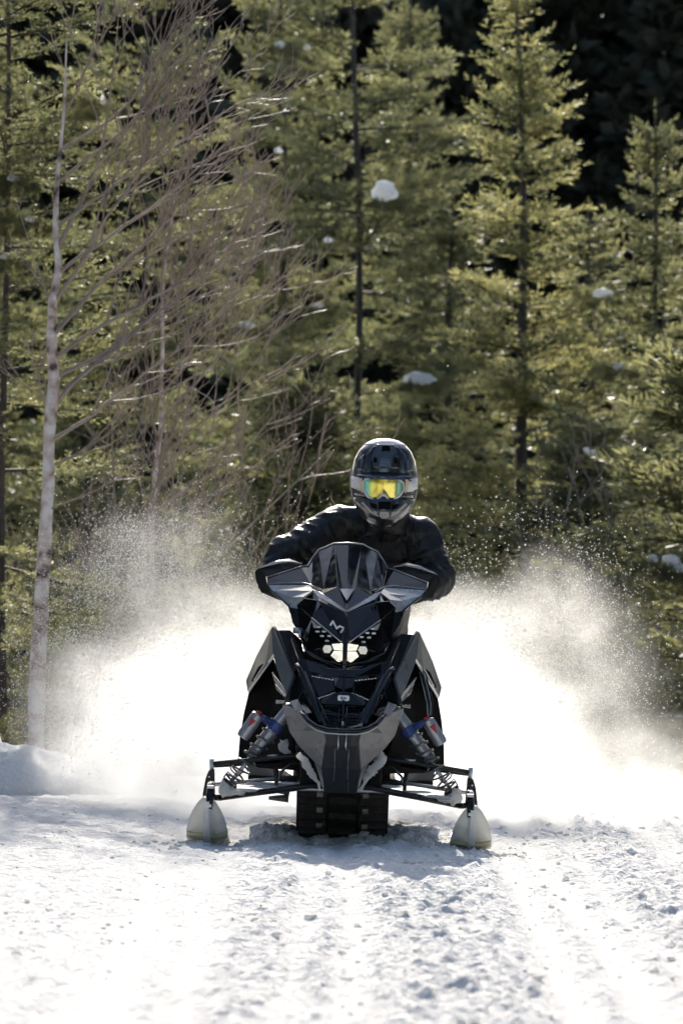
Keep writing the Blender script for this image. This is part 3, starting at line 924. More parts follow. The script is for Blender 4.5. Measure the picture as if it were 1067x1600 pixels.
mb = MB(); w_, h_ = 0.024, 0.0115
ring = [Vector((math.copysign(w_ - 0.008, math.cos(t)) + 0.008 * math.cos(t), 0, math.copysign(h_ - 0.007, math.sin(t)) + 0.007 * math.sin(t))) for t in [(k + .5) * math.pi / 10 for k in range(20)]]
mb.add([bd + v + Vector((0, -0.006, 0)) for v in ring] + [bd + v + Vector((0, 0.006, 0)) for v in ring],
       [tuple(range(20)), tuple(range(39, 19, -1))] + [(k, 20 + k, 20 + (k + 1) % 20, (k + 1) % 20) for k in range(20)])
badge = mb.build('badge', M['white'], sled)
for dx in (-0.0065, 0.0065):
    MB().box(bd + Vector((dx, -0.008, 0)), (0.008, 0.003, 0.009), Matrix.Rotation(0.785 * 0 + 0.3 * (1 if dx > 0 else -1), 3, 'Y')).build('badge_mark', M['blue'], badge)
rods('front_bar', [[(463, 1040, .37), (470, 1046, .345), (484, 1082, .25), (500, 1132, .075)]], 0.0125, M['gloss'])
rods('front_bar_edge', [[(476, 1050, .315), (489, 1084, .225), (503, 1128, .08)]], 0.005, M['trim'], n=8)
pair('shoulder_plate', [(458, 1060, .38), (464, 1052, .37), (474, 1078, .29), (491, 1113, .15), (474, 1116, .135), (462, 1113, .18), (452, 1096, .30), (466, 1092, .27)],
     [(0, 1, 2, 7), (7, 2, 3, 4), (7, 4, 5, 6), (0, 7, 6)], M['gloss'], solid=0.006)

# ---- side panels: wedge with a crease, open below
for o in pair('side_panel',
     [(424, 981, .62), (434, 985, .55), (457.5, 1054, .37), (447, 1086, .37), (439, 1064, .42), (426.5, 1025, .53),
      (415, 1037, .62), (392, 1073, .82), (387, 1081, .86), (384, 1064, .92), (401, 1024, .86), (391, 1048, .9),
      (426, 984, 1.15), (404, 1026, 1.3), (388, 1066, 1.3), (391, 1082, 1.25)],
     [(0, 1, 2, 5), (2, 3, 4, 5), (0, 5, 6, 10), (10, 6, 7, 11), (11, 7, 8, 9), (0, 10, 13, 12), (10, 11, 13), (11, 9, 14, 13), (9, 8, 15, 14)],
     M['satin'], solid=0.008, bevel=0.003):
    pass
pair('panel_trim', [(424, 979.5, .61), (431, 978, .6), (459, 1048, .365), (460.5, 1056, .35), (447.5, 1096, .335), (443.5, 1094, .345), (457, 1055, .36), (433, 985, .545)],
     [(0, 1, 7), (1, 2, 6, 7), (2, 3, 6), (3, 4, 5, 6)], M['trim'], solid=0.012, bevel=0.003)
pair('panel_strip', [(386.5, 1079, .852), (389, 1082, .845), (428, 1026.5, .52), (426, 1022.5, .522)], [(0, 1, 2, 3)], M['silver'], solid=0.006, bevel=0.0015)
pair('panel_vent', [(392.5, 1064, .80), (397, 1067, .775), (413, 1038.5, .60), (410, 1037.5, .62), (403.5, 1042, .68)], [(0, 1, 2, 3, 4)], M['foam'], solid=0.004, bevel=0)
rods('vent_trim', [[(397, 1063, .765), (414, 1037, .59)]], 0.003, M['silver'], n=6)
pair('recess_panel', [(389, 1081, 1.1), (426, 1030, .90), (446, 1086, .62), (448, 1103, .52), (458, 1165, .40), (470, 1205, .6), (405, 1200, .95), (372, 1188, 1.15), (375, 1150, 1.12), (381, 1115, 1.12), (425, 1100, .85)],
     [(0, 1, 10), (1, 2, 10), (2, 3, 10), (3, 4, 10), (4, 5, 6, 10), (6, 7, 8, 10), (8, 9, 10), (9, 0, 10)], M['foam'], solid=0.006, bevel=0)
for (q) in ([(424, 1050, .63), (429, 1066, .58), (447, 1089, .44), (446.5, 1079, .44)],
            [(429, 1068, .575), (432, 1078, .55), (446.5, 1092, .44), (447, 1089.5, .44)],
            [(431, 1094, .53), (431, 1100, .52), (444, 1099, .44), (444, 1095, .44)]):
    pair('pleat', q, [(0, 1, 2, 3)], M['wing'], solid=0.004, bevel=0.0015)
pair('inner_cowl', [(433, 985, .64), (453, 985, .66), (470, 1000, .62), (478, 1036, .46), (463, 1066, .43), (458, 1050, .43)], [(0, 1, 2, 3, 4, 5)], M['matte'], solid=0.006, bevel=0)
rods('cowl_tube', [[(456, 1000, .6), (466, 1030, .45), (470, 1044, .37)]], 0.008, M['steel'])
# bracket with a bright fastener at the viewer's left, cables at the right
MB().tube([L(458, 985, .60), L(472, 986, .60)], 0.012, 12).build('bracket', M['alloy'], sled)
MB().tube([L(468, 986, .585), L(469, 997, .58)], 0.006, 8).build('bracket_pin', M['silver'], sled)
for k in range(4):
    MB().tube([L(655 + k * 3, 1050, .62), L(662 + k * 4, 1078 + 3 * k, .60), L(667 + 3 * k, 1100, .6), L(668 + 2 * k, 1118, .56)], 0.0028, 6).build('cable', M['steel'] if k % 2 else M['alloy'], sled)
pair('toe_box', [(384, 1180, 1.12), (426, 1172, 1.0), (428, 1214, 1.0), (388, 1215, 1.1)], [(0, 1, 2, 3)], M['satin'], solid=0.01)
pair('running_board', [(388, 1212, 1.05), (470, 1216, .95), Vector((-0.17, 2.6, 0.30)), Vector((-0.42, 2.6, 0.32))], [(0, 1, 2, 3)], M['matte'], solid=0.02)

# ---- upper hood, emblem, lights
sym('hood', [(464, 944, .665), (476, 934, .665), (496, 937, .60), (542, 957, .46), (540, 1003, .375), (532, 1000, .39), (487, 966, .54)],
    [(0, 1, 2, 6), (2, 3, 5, 6), (3, 4, 5)], M['gloss'], solid=0.012, bevel=0.004)
MB().tube([LX(542, 954, .455), LX(541, 968, .43), LX(540, 1003, .365), LX(538, 1040, .30)], [0.004, 0.006, 0.011, 0.009], 10).build('hood_ridge', M['gloss'], sled)
# hood emblem: a slanted ribbon letter M left of the ridge
def ribbon(name, pts, wpx, mt, parent, lift=0.0):
    out_ = MB()
    for a, b in zip(pts[:-1], pts[1:]):
        A, B = L(*a), L(*b)
        d = (B - A); t = d.normalized(); nrm = Vector((0, -1, 0)); sd = t.cross(nrm).normalized() * (wpx / 385 / 2)
        A2, B2 = A - t * wpx / 385 * .4, B + t * wpx / 385 * .4
        f_ = [A2 + sd, A2 - sd, B2 - sd, B2 + sd]; k_ = [v + Vector((0, .004, 0)) for v in f_]
        out_.add(f_ + k_, [(0, 1, 2, 3), (7, 6, 5, 4), (0, 4, 5, 1), (1, 5, 6, 2), (2, 6, 7, 3), (3, 7, 4, 0)])
    return out_.build(name, mt, parent)
ribbon('hood_emblem', [(516.5, 976.5, .446), (520, 971, .446), (526, 982, .428), (531, 978.5, .425), (537, 981.5, .408), (533, 988, .405)], 3.0, M['white'], sled)
pair('light_housing', [(464, 944, .68), (487, 967, .555), (533, 1002, .41), (540, 1004, .40), (540, 1043, .36), (511, 1038, .40), (477, 1020, .50), (470, 1000, .58)],
     [(0, 1, 7), (1, 2, 6, 7), (2, 3, 4, 5, 6)], M['gloss'], solid=0.008, bevel=0)
rods('light_rim', [[(471, 1000, .56), (478, 1018, .47), (509, 1034, .385), (536, 1040, .335)]], 0.005, M['gloss'], n=8)
rods('light_upper_rim', [[(487, 966, .53), (512, 986, .455), (533, 1003, .385)]], 0.0035, M['alloy'], n=8)
pair('light_wedge', [(486, 969, .53), (495, 976, .505), (500, 981, .49), (490, 982, .52)], [(0, 1, 2, 3)], M['wing'], solid=0.004)
for (px, py, dy) in ((498, 980, .50), (496, 987, .505), (506, 987, .475), (503, 994, .485), (514.5, 994, .45), (511, 1001.5, .455)):
    for sg in (0, 1):
        a = L(px, py, dy - .012)
        if sg: a = mir(a)
        mb = MB()
        ring = [a + Vector((0.0095 * math.cos(t), 0, 0.0042 * math.sin(t))) for t in [k * 2 * math.pi / 12 for k in range(12)]]
        mb.add(ring + [v + Vector((0, .012, 0)) for v in ring], [tuple(range(12)), tuple(range(23, 11, -1))] + [(k, 12 + k, 12 + (k + 1) % 12, (k + 1) % 12) for k in range(12)])
        mb.build('light_slot', M['white'], sled)
pair('headlight', [(503.5, 1014, .418), (507, 1008, .418), (516.5, 1008.5, .408), (519, 1015, .402), (515, 1021, .405), (506, 1020.5, .415)], [(0, 1, 2, 3, 4, 5)], M['lampdim'], solid=0.02)
pair('headlight', [(518, 1006.5, .398), (534, 1005, .378), (534, 1016, .372), (521, 1015.3, .39)], [(0, 1, 2, 3)], M['lamp'], solid=0.02)
pair('headlight', [(516.5, 1024.5, .392), (521, 1017, .388), (534, 1017.5, .368), (534, 1030, .36), (527, 1034, .368)], [(0, 1, 2, 3, 4)], M['lamp'], solid=0.02)
pair('headlight_bezel', [(500, 1013, .425), (506, 1004, .425), (534, 1002, .392), (535, 1036, .372), (526, 1037.5, .38), (513, 1027, .405), (503, 1023, .42)], [(0, 1, 2, 3, 4, 5, 6)], M['matte'], solid=0.008)

# ---- windshield with side deflectors
ws = sym('windshield', [(522, 849, 1.0), (544, 848.5, 1.0), (498, 859, 1.05), (488, 872, 1.07), (481, 884, 1.03), (528, 917, .645), (542, 955, .463),
                        (505, 921, .73), (486, 913, .85), (470, 885.5, 1.006), (445, 893, 1.0), (416.5, 902, .991), (418, 914, .935), (496, 931, .665)],
    [(0, 1, 6, 5), (0, 5, 7, 2), (2, 7, 8, 3), (3, 8, 4), (4, 8, 12, 11, 10, 9), (5, 6, 13, 7)], M['smoke'], solid=0.005, bevel=0.0015)
wsp = [(416.5, 902, .985), (445, 893, .995), (470, 885.5, 1.0), (481, 884, 1.025), (488, 872, 1.065), (498, 859, 1.045), (522, 849, .995), (544, 848.3, .995)]
e = [L(*q) for q in wsp]; e[-1].x = 0
MB().tube(e + [mir(v) for v in reversed(e[:-1])], 0.0035, 6).build('windshield_edge', M['alloy'], ws)
sym('windshield_emblem', [(531, 920, .618), (543, 920, .618), (543, 938, .522)], [(0, 1, 2)], M['wing'], solid=0.004, bevel=0)
pair('deflector', [(419, 914, .925), (484, 914, .84), (490, 922, .75), (474, 933, .72), (471, 951, .72), (457, 957, .74), (451, 946, .78), (424, 923, .885), (456, 934, .785)],  # grey of deflector and spike stands in for silvery reflection on clear panes
     [(0, 1, 2, 3, 8, 6, 7), (8, 3, 4, 5, 6)], M['wing'], solid=0.006, bevel=0.002)
pair('deflector_spike', [(487, 920, .74), (499, 924, .68), (540, 953, .448), (538, 956, .45), (496, 933, .645)], [(0, 1, 4), (1, 2, 3, 4)], M['wing'], solid=0.005)
rods('deflector_edge', [[(416.5, 902, .97), (418, 914, .92), (425, 924, .87), (451, 947, .77), (454, 957, .73)]], 0.004, M['gloss'], n=8)
rods('deflector_crease', [[(419, 911.5, .93), (470, 910, .87), (484, 913, .835), (498, 922, .68)]], 0.0025, M['alloy'], n=6)
pair('mount_arm', [(451, 948, .77), (471, 952, .71), (474, 985, .62), (467, 990, .62), (456, 972, .70)], [(0, 1, 2, 3, 4)], M['matte'], solid=0.03, bevel=0.004)
pair('side_fairing', [(474, 935, .72), (490, 925, .66), (500, 945, .56), (487, 966, .55), (476, 985, .60), (471, 955, .70)], [(0, 1, 2, 3, 4, 5)], M['gloss'], solid=0.01)
# hand guards
pair('hand_guard', [(398, 893, 1.06), (403, 888.5, 1.05), (430, 877.5, 1.06), (452, 874, 1.08), (472, 881, 1.06), (446, 890, 1.0), (417, 900, .985), (415, 913, .975), (424, 925, .92), (440, 939, .85), (434, 937, .89), (408, 926, 1.0), (400, 908, 1.06),
                    (404, 893, 1.22), (430, 881, 1.25), (455, 878, 1.25), (472, 885, 1.2), (402, 908, 1.22), (412, 924, 1.18), (436, 938, 1.05)],
     [(0, 1, 6, 7, 12), (1, 2, 5, 6), (2, 3, 4, 5), (12, 7, 8, 11), (8, 9, 10, 11), (1, 0, 13), (2, 1, 13, 14), (3, 2, 14, 15), (4, 3, 15, 16), (0, 12, 17, 13), (12, 11, 18, 17), (11, 10, 19, 18)],
     M['matte'], solid=0.006, bevel=0.004)
pair('guard_cap', [(402, 888, 1.045), (430, 876.5, 1.05), (452, 873, 1.07), (473, 880.5, 1.05), (452, 877, 1.045), (430, 880.5, 1.035)], [(0, 1, 5), (1, 2, 4, 5), (2, 3, 4)], M['wing'], solid=0.006, bevel=0.002)
# handlebar, dash, tank, seat, tunnel
hb = MB().tube([Vector((-0.37, 1.20, 1.07)), Vector((-0.2, 1.12, 1.06)), Vector((-0.08, 1.05, 1.04)), Vector((0.08, 1.05, 1.04)), Vector((0.2, 1.12, 1.06)), Vector((0.37, 1.20, 1.07))], 0.013, 10).build('handlebar', M['steel'], sled)
for sg in (-1, 1):
    MB().tube([Vector((sg * 0.23, 1.135, 1.062)), Vector((sg * 0.375, 1.202, 1.07))], 0.018, 12).build('grip', M['rubber'], hb)
MB().box((0, 1.05, 0.93), (0.16, 0.12, 0.2)).build('steering_post', M['matte'], sled, bevel=0.02)
MB().box((0, 0.85, 0.80), (0.34, 0.5, 0.3)).build('engine_cowl', M['matte'], sled, bevel=0.05)
MB().box((0, 1.32, 0.74), (0.26, 0.5, 0.24)).build('fuel_tank', M['matte'], sled, bevel=0.05)
MB().box((0, 2.0, 0.70), (0.26, 1.0, 0.22)).build('seat', M['rubber'], sled, bevel=0.05)
mb = MB(); mb.box((0, 1.95, 0.57), (0.42, 1.9, 0.02)); mb.box((-0.205, 1.95, 0.44), (0.012, 1.9, 0.25)); mb.box((0.205, 1.95, 0.44), (0.012, 1.9, 0.25))
mb.build('tunnel', M['matte'], sled)
MB().box((0, 2.92, 0.66), (0.2, 0.05, 0.07)).build('tail_light', M['red'], sled, bevel=0.01)
MB().box((0, 2.95, 0.42), (0.4, 0.012, 0.34), Matrix.Rotation(-0.35, 3, 'X')).build('snow_flap', M['rubber'], sled)
MB().box((0, 0.62, 0.33), (0.34, 0.5, 0.20)).build('chassis', M['matte'], sled, bevel=0.02)
mb = MB(); mb.tube([L(465, 1226, .72), L(536, 1230, .68), L(610, 1231, .72)], 0.012, 10)
mb.build('chassis_tube', M['alloy'], sled)
MB().box(LX(535, 1234, .46), (0.37, 0.06, 0.018)).build('skid_bar', M['silver'], sled, bevel=.004)
MB().tube([L(415, 1233, .7), L(452, 1236, .7), L(448, 1248, .72), L(420, 1247, .72)], [.01, .02, .018, .008], 10).build('skid_plate', M['belly'], sled)

# ---- suspension
rods('upper_arm', [[(478, 1179, .36), (400, 1187, .42), (329, 1194, .47)], [(470, 1188, .78), (400, 1192, .60), (336, 1196, .48)]], 0.0125, M['steel'], flat=0.8)
rods('lower_arm', [[(500, 1226, .33), (420, 1236, .40), (338, 1247, .47)], [(480, 1230, .85), (410, 1238, .65), (342, 1247, .49)]], 0.0155, M['steel'], flat=0.8)
rods('arm_link', [[(432, 1200, .42), (432, 1232, .42)]], 0.008, M['steel'])
rods('sway_bar', [[(480, 1192, .55), (455, 1194, .52), (438, 1207, .46), (433, 1222, .44)]], 0.006, M['alloy'], n=8)
rods('tie_rod', [[(490, 1212, .62), (420, 1218, .58), (336, 1226, .55)]], 0.008, M['alloy'], n=8)
rods('hose', [[(357, 1190, .44), (362, 1204, .42), (372, 1213, .42), (380, 1206, .44)], [(350, 1215, .42), (356, 1206, .41), (366, 1215, .42), (374, 1222, .44)]], 0.003, M['rubber'], n=6)
rods('arm_joint', [[(474, 1176, .35), (482, 1182, .35)]], 0.017, M['steel'], n=12)
# lower tray between the arms
pair('arm_plate', [(500, 1227, .40), (420, 1237, .45), (345, 1247, .48), (350, 1244, .60), (420, 1232, .70), (490, 1226, .75)], [(0, 1, 4, 5), (1, 2, 3, 4)], M['satin'], solid=0.006, bevel=0)

def shock(sg):
    name_root = sled
    f = (lambda v: mir(v)) if sg else (lambda v: v)
    A, B = L(459, 1100, .44), L(352, 1233, .45)
    ax = (B - A)
    at = lambda t: f(A + ax * t)
    sh = MB().lathe(at(0.02), at(0.24), [(0, .018), (.08, .026), (.9, .027), (1, .024)]).build('shock_absorber', M['alloy'], name_root)
    for q in (sh,):
        pass
    MB().lathe(at(0.22), at(0.31), [(0, .024), (.05, .035), (.9, .035), (1, .03)]).build('collar', M['blue'], sh)
    MB().lathe(at(0.31), at(0.54), [(0, .026), (.1, .029), (.5, .029), (.55, .025), (1, .024)]).build('body', M['alloy'], sh)
    MB().lathe(at(0.54), at(0.62), [(0, .028), (.3, .03), (1, .02)]).build('spring_seat', M['satin'], sh)
    MB().tube([at(0.6), at(0.95)], 0.0085, 10).build('shaft', M['silver'], sh)
    MB().lathe(at(0.92), at(1.0), [(0, .034), (.3, .036), (.35, .018), (1, .016)]).build('lower_mount', M['steel'], sh)
    t = ax.normalized(); a = t.orthogonal().normalized(); b = t.cross(a)
    coil = []
    turns = 6.5
    for k in range(111):
        s = k / 110
        th = s * turns * 2 * math.pi
        c = A + ax * (0.34 + 0.58 * s)
        coil.append(f(c + (a * math.cos(th) + b * math.sin(th)) * 0.036))
    MB().tube(coil, 0.0042, 6).build('spring', M['satin'], sh)
    # remote reservoir
    r0, r1 = f(L(404, 1116, .40)), f(L(379, 1152, .40))
    rs = MB().lathe(r0, r1, [(0, .02), (.05, .027), (.93, .028), (.94, .026), (1, .026)], 24).build('reservoir', M['alloy'], sh)
    MB().lathe(f(L(406, 1112, .40)), r0, [(0, .012), (.3, .014), (1, .014)], 12).build('reservoir_cap', M['red'], sh)
    MB().lathe(r1, f(L(378.3, 1153, .40)), [(0, .021), (1, .021)], 20).build('reservoir_end', M['silver'], sh)
    # red arrowhead print on the reservoir: thin raised triangle facing the viewer
    c0 = f(L(396, 1124, .366)); c1 = f(L(387, 1137, .366)); dv = (c1 - c0); sd = dv.cross(Vector((0, 1, 0))).normalized() * 0.014
    MB().add([c0 + sd, c0 - sd, c1, c0 + sd + Vector((0, .006, 0)), c0 - sd + Vector((0, .006, 0)), c1 + Vector((0, .006, 0))], [(0, 1, 2), (5, 4, 3), (0, 3, 4, 1), (1, 4, 5, 2), (2, 5, 3, 0)]).build('reservoir_mark', M['red'], sh)
    MB().tube([f(L(402, 1119, .40)), f(L(414, 1124, .41)), at(0.26)], [0.016, 0.014, 0.018], 10).build('bridge', M['blue'], sh)
for sg in (0, 1):
    shock(sg)

# ---- skis and spindles
def ski_parts(sg):
    f = (lambda v: mir(v)) if sg else (lambda v: v)
    cx = L(323.5, 1300, 0.1).x
    # longitudinal profile: (dy, z, half width)
    prof = [(-.055, .190, .010), (-.053, .182, .022), (-.045, .163, .038), (-.025, .135, .055), (0.0, .106, .068), (.035, .075, .078), (.08, .045, .084), (.14, .018, .086),
            (.22, .002, .086), (.45, -.004, .084), (.75, -.004, .08), (.95, .004, .07), (1.02, .03, .05)]
    mb = MB(); nn = 9
    vv = []
    for (dy, z, hw) in prof:
        for k in range(nn):
            u = -1 + 2 * k / (nn - 1)
            vv.append(f(Vector((cx + u * hw, dy + 0.03 * abs(u) ** 2.2, z + 0.012 * abs(u) ** 2))))
    ff = [(i * nn + k, i * nn + k + 1, (i + 1) * nn + k + 1, (i + 1) * nn + k) for i in range(len(prof) - 1) for k in range(nn - 1)]
    mb.add(vv, ff, True)
    sk = mb.build('ski', M['ski'], sled, solid=0.008)
    # keel: raised centre ridge seen from the front
    mb = MB(); kv = []
    for (dy, z, hw) in prof[:-1]:
        w = 0.011 + 0.004 * min(1, max(0, dy + .05) * 6)
        kv += [f(Vector((cx - w, dy - .004, z - .004))), f(Vector((cx - w * .8, dy - .02, z - .010))), f(Vector((cx + w * .8, dy - .02, z - .010))), f(Vector((cx + w, dy - .004, z - .004)))]
    kf = [(i * 4 + k, i * 4 + k + 1, i * 4 + 4 + k + 1, i * 4 + 4 + k) for i in range(len(prof) - 2) for k in range(3)]
    mb.add(kv, kf, False); mb.build('keel', M['white'], sk)
    # yellowed wear edge where the plastic meets the snow
    mb = MB(); ev = []
    for k in range(15):
        u = -1 + 2 * k / 14
        for (dy, z, hw) in ((.078, .040, .0815), (.12, .018, .0845)):
            ev.append(f(Vector((cx + u * hw, dy - .004 + 0.03 * abs(u) ** 2.2, z + 0.012 * abs(u) ** 2 - .003))))
    mb.add(ev, [(k * 2, k * 2 + 1, k * 2 + 3, k * 2 + 2) for k in range(14)], True)
    mb.build('wear_edge', M['skiyellow'], sk, solid=0.004)
    # loop handle
    q = [f(Vector((cx + .01, -.056, .150))), f(Vector((cx + .012, -.05, .20))), f(Vector((cx + .012, .02, .245))), f(Vector((cx + .008, .16, .25))), f(Vector((cx + .004, .3, .16))), f(Vector((cx, .34, .06)))]
    MB().tube(q, [.012, .016, .014, .012, .012, .012], 8, flat=0.75).build('loop', M['gloss'], sk)
    MB().box(f(Vector((cx + .011, -.068, .163))), (.016, .006, .012)).build('loop_cap', M['silver'], sk)
    MB().box(f(Vector((cx + .012, -.025, .238))), (.026, .03, .012)).build('loop_top', M['white'], sk)
    # saddle
    mb = MB(); mb.box(f(Vector((cx, .47, .06))), (.05, .22, .11)); mb.build('saddle', M['matte'], sk, bevel=.01)
    # spindle
    sp = [(326, 1204, .44), (335, 1202, .44), (336, 1240, .45), (335, 1263, .46), (316, 1264, .46), (317, 1240, .45), (321, 1218, .44)]
    mb = MB(); pv = [f(L(*p)) for p in sp]; n_ = len(pv)
    mb.add(pv + [v + Vector((0, .05, 0)) for v in pv], [tuple(range(n_)), tuple(range(2 * n_ - 1, n_ - 1, -1))] + [(k, n_ + k, n_ + (k + 1) % n_, (k + 1) % n_) for k in range(n_)])
    s_ = mb.build('spindle', M['steel'], sled, bevel=.004)
    MB().tube([f(L(331, 1186, .46)), f(L(331, 1206, .46))], 0.009, 10).build('ball_joint', M['silver'], s_)
    MB().tube([f(L(327, 1214, .435)), f(L(327, 1214, .425))], 0.004, 8).build('bolt', M['silver'], s_)
    MB().tube([f(L(336, 1246, .455)), f(L(342, 1246, .46))], 0.012, 10).build('lower_joint', M['steel'], s_)
    # snow packed into arm and shock foot
    def lump(name, c, r3, seed):
        bm = bmesh.new(); bmesh.ops.create_icosphere(bm, subdivisions=3, radius=1)
        for v in bm.verts:
            n1 = 1 + 0.4 * mnoise.noise(v.co * 1.6 + Vector((seed * 1.37, 0, 0))) + 0.3 * mnoise.noise(v.co * 4.2 + Vector((seed * 2.1, 3, 0)))
            v.co = Vector((v.co.x * r3[0], v.co.y * r3[1], v.co.z * r3[2])) * n1
            v.co += c
        for f_ in bm.faces: f_.smooth = True
        me = bpy.data.meshes.new(name); bm.to_mesh(me); bm.free()
        return mesh_obj(name, me, M['snow_lump'], sled)
    lump('packed_snow', f(L(354, 1232, .44)), (.034, .03, .036), 1 + sg)
    lump('packed_snow', f(L(368, 1238, .43)), (.045, .03, .015), 8 + sg)
    mbs = MB()
    path = [L(466, 1178, .30), L(474, 1188, .295), L(482, 1199, .29), L(490, 1212, .285), L(497, 1224, .28), L(502, 1236, .28)]
    fine = []
    for i_ in range(len(path) - 1):
        fine += [path[i_].lerp(path[i_ + 1], k_ / 6) for k_ in range(6)]
    rr = [0.006 + 0.017 * math.sin(math.pi * min(1, (k_ + 2) / 24)) * (0.6 + 0.9 * abs(mnoise.noise(Vector((k_ * .37, sg * 5.0, 1))))) for k_ in range(len(fine))]
    mbs.tube([f(v) for v in fine], rr, 10)
    sn_ = mbs.build('packed_snow', M['snow_lump'], sled)
    for v in sn_.data.vertices: v.co += Vector((mnoise.noise(v.co * 40), 0, mnoise.noise(v.co * 40 + Vector((9, 0, 0))))) * 0.009
    for q_, (a_, b_, r_) in enumerate(((455, 1227, .05), (415, 1233, .06), (385, 1238, .04))):
        lump('packed_snow', f(L(a_, b_ - 3, .40)), (r_, .022, .006), 20 + q_ + sg * 5)
    lump('packed_snow', f(L(430, 1181, .40)), (.03, .014, .005), 31 + sg)
    if not sg:
        lump('packed_snow', L(447, 1168, .5), (.030, .02, .035), 12)
        lump('packed_snow', L(420, 1226, .46), (.10, .05, .008), 14)
    else:
        lump('packed_snow', f(L(472, 1183, .30)), (.022, .02, .03), 17)
for sg in (0, 1):
    ski_parts(sg)

# ---- track: belt loop with lugs
tcx = L(537.5, 1270, 1.0).x * 0.6
TW = 0.392
def belt_profile():
    pts = []
    z0, zt = 0.020, 0.40
    pts += [(1.18 + 1.7 * t, z0) for t in np.linspace(0, 1, 14)]
    pts += [(2.88 + 0.19 * math.sin(a), z0 + 0.19 - 0.19 * math.cos(a)) for a in np.linspace(0.2, math.pi, 9)]
    pts += [(2.8 - 1.9 * t, zt) for t in np.linspace(0, 1, 12)]
    pts += [(0.86 - 0.10 * math.sin(a), zt - 0.10 + 0.10 * math.cos(a)) for a in np.linspace(0.2, 1.9, 7)]
    pts += [(0.80 + 0.33 * t, 0.26 - 0.215 * t) for t in np.linspace(0.1, 0.95, 6)]
    return pts
bp_ = belt_profile()
mb = MB(); nb_ = len(bp_)
cols = [-TW / 2, -TW / 2 + 0.012, TW / 2 - 0.012, TW / 2]
vv = []
for (y, z) in bp_:
    for k, c in enumerate(cols):
        vv.append(Vector((tcx + c, y, z)))
mb.add(vv, [(i * 4 + k, i * 4 + k + 1, ((i + 1) % nb_) * 4 + k + 1, ((i + 1) % nb_) * 4 + k) for i in range(nb_) for k in range(3)])
track = mb.build('track', M['rubber'], sled, solid=0.012)
mb = MB(); mb.box((0, 0, 0), (0.115, 0.030, 0.012)); mb.add([(-.05, -.032, -.004), (-.03, -.032, -.004), (-.03, -.032, .004), (-.05, -.032, .004)], [(0, 1, 2, 3)])
lug_me = mb.mesh('lug'); lug_me.materials.append(M['lug'])
mb = MB(); mb.box((0, 0, 0), (0.026, 0.012, 0.022)); clip_me = mb.mesh('clip'); clip_me.materials.append(M['snow_lump'])
pp = np.array(bp_ + [bp_[0]]); seg = np.linalg.norm(np.diff(pp, axis=0), axis=1); cum = np.concatenate([[0], np.cumsum(seg)])
tot = cum[-1]; nl = int(tot / 0.064)
for k in range(nl):
    s = (k + .5) * tot / nl
    y, z = np.interp(s, cum, pp[:, 0]), np.interp(s, cum, pp[:, 1])
    i = min(len(seg) - 1, int(np.searchsorted(cum, s) - 1))
    tv = (pp[i + 1] - pp[i]) / seg[i]
    nrm = np.array([-tv[1], tv[0]])
    # outward: away from the loop's middle
    mid = np.array([1.9, 0.21])
    if np.dot(nrm, np.array([y, z]) - mid) < 0: nrm = -nrm
    for j, cxx in enumerate((-0.128, 0.0, 0.128)):
        if j == 1 and k % 2: continue
        o = bpy.data.objects.new('lug', lug_me)
        o.location = (tcx + cxx, y + nrm[0] * .012, z + nrm[1] * .012)
        o.rotation_euler = (math.atan2(nrm[1], nrm[0]) + math.pi, 0, 0)
        link(o, track)
    for cxx in (-0.095, 0.095):
        if k % 2:
            o = bpy.data.objects.new('clip', clip_me)
            o.location = (tcx + cxx * 1.02, y + nrm[0] * .022, z + nrm[1] * .022)
            o.rotation_euler = (math.atan2(nrm[1], nrm[0]) + math.pi, 0, 0)
            link(o, track)
# ------------------------------------------------------------------ rider
rider = empty('person', (0.14, 21.75, 0.86))
tag(rider, 'person in black jacket, black helmet and gold goggles riding the snowmobile', 'person')
RO = Vector((0.14, 21.75, 0.86))
def Q(px, py, d): return P(px, py, d)

class Blob:
    def __init__(self): self.mb = MB(); self.segs = []
    def cap(self, a, ra, b, rb, fold=0.0):
        a, b = Vector(a), Vector(b)
        ax = (b - a); ln = ax.length; t = ax.normalized()
        u = t.orthogonal().normalized(); w = t.cross(u)
        n, vv = 16, []
        prof = [(-ra * math.cos(k * math.pi / 10) * 1.0, ra * math.sin(k * math.pi / 10)) for k in range(1, 6)]
        prof += [(ln + rb * math.sin(k * math.pi / 10), rb * math.cos(k * math.pi / 10)) for k in range(0, 5)]
        for s, r_ in prof:
            vv += [a + t * s + (u * math.cos(j * 2 * math.pi / n) + w * math.sin(j * 2 * math.pi / n)) * r_ for j in range(n)]
        m = len(prof)
        ff = [(i * n + j, i * n + (j + 1) % n, (i + 1) * n + (j + 1) % n, (i + 1) * n + j) for i in range(m - 1) for j in range(n)]
        ff.append(tuple(reversed(range(n)))); ff.append(tuple((m - 1) * n + j for j in range(n)))
        self.mb.add(vv, ff)
        if fold: self.segs.append((a, b, ra, rb, fold))
    def ell(self, c, r3, rot=None):
        c = Vector(c); n, m = 20, 12
        vv = []
        for i in range(1, m):
            ph = math.pi * i / m
            for j in range(n):
                th = 2 * math.pi * j / n
                v = Vector((r3[0] * math.sin(ph) * math.cos(th), r3[1] * math.sin(ph) * math.sin(th), r3[2] * math.cos(ph)))
                if rot: v = rot @ v
                vv.append(c + v)
        ff = [(i * n + j, (i + 1) * n + j, (i + 1) * n + (j + 1) % n, i * n + (j + 1) % n) for i in range(m - 2) for j in range(n)]
        ff.append(tuple(range(n))); ff.append(tuple(reversed([(m - 2) * n + j for j in range(n)])))
        self.mb.add(vv, ff)

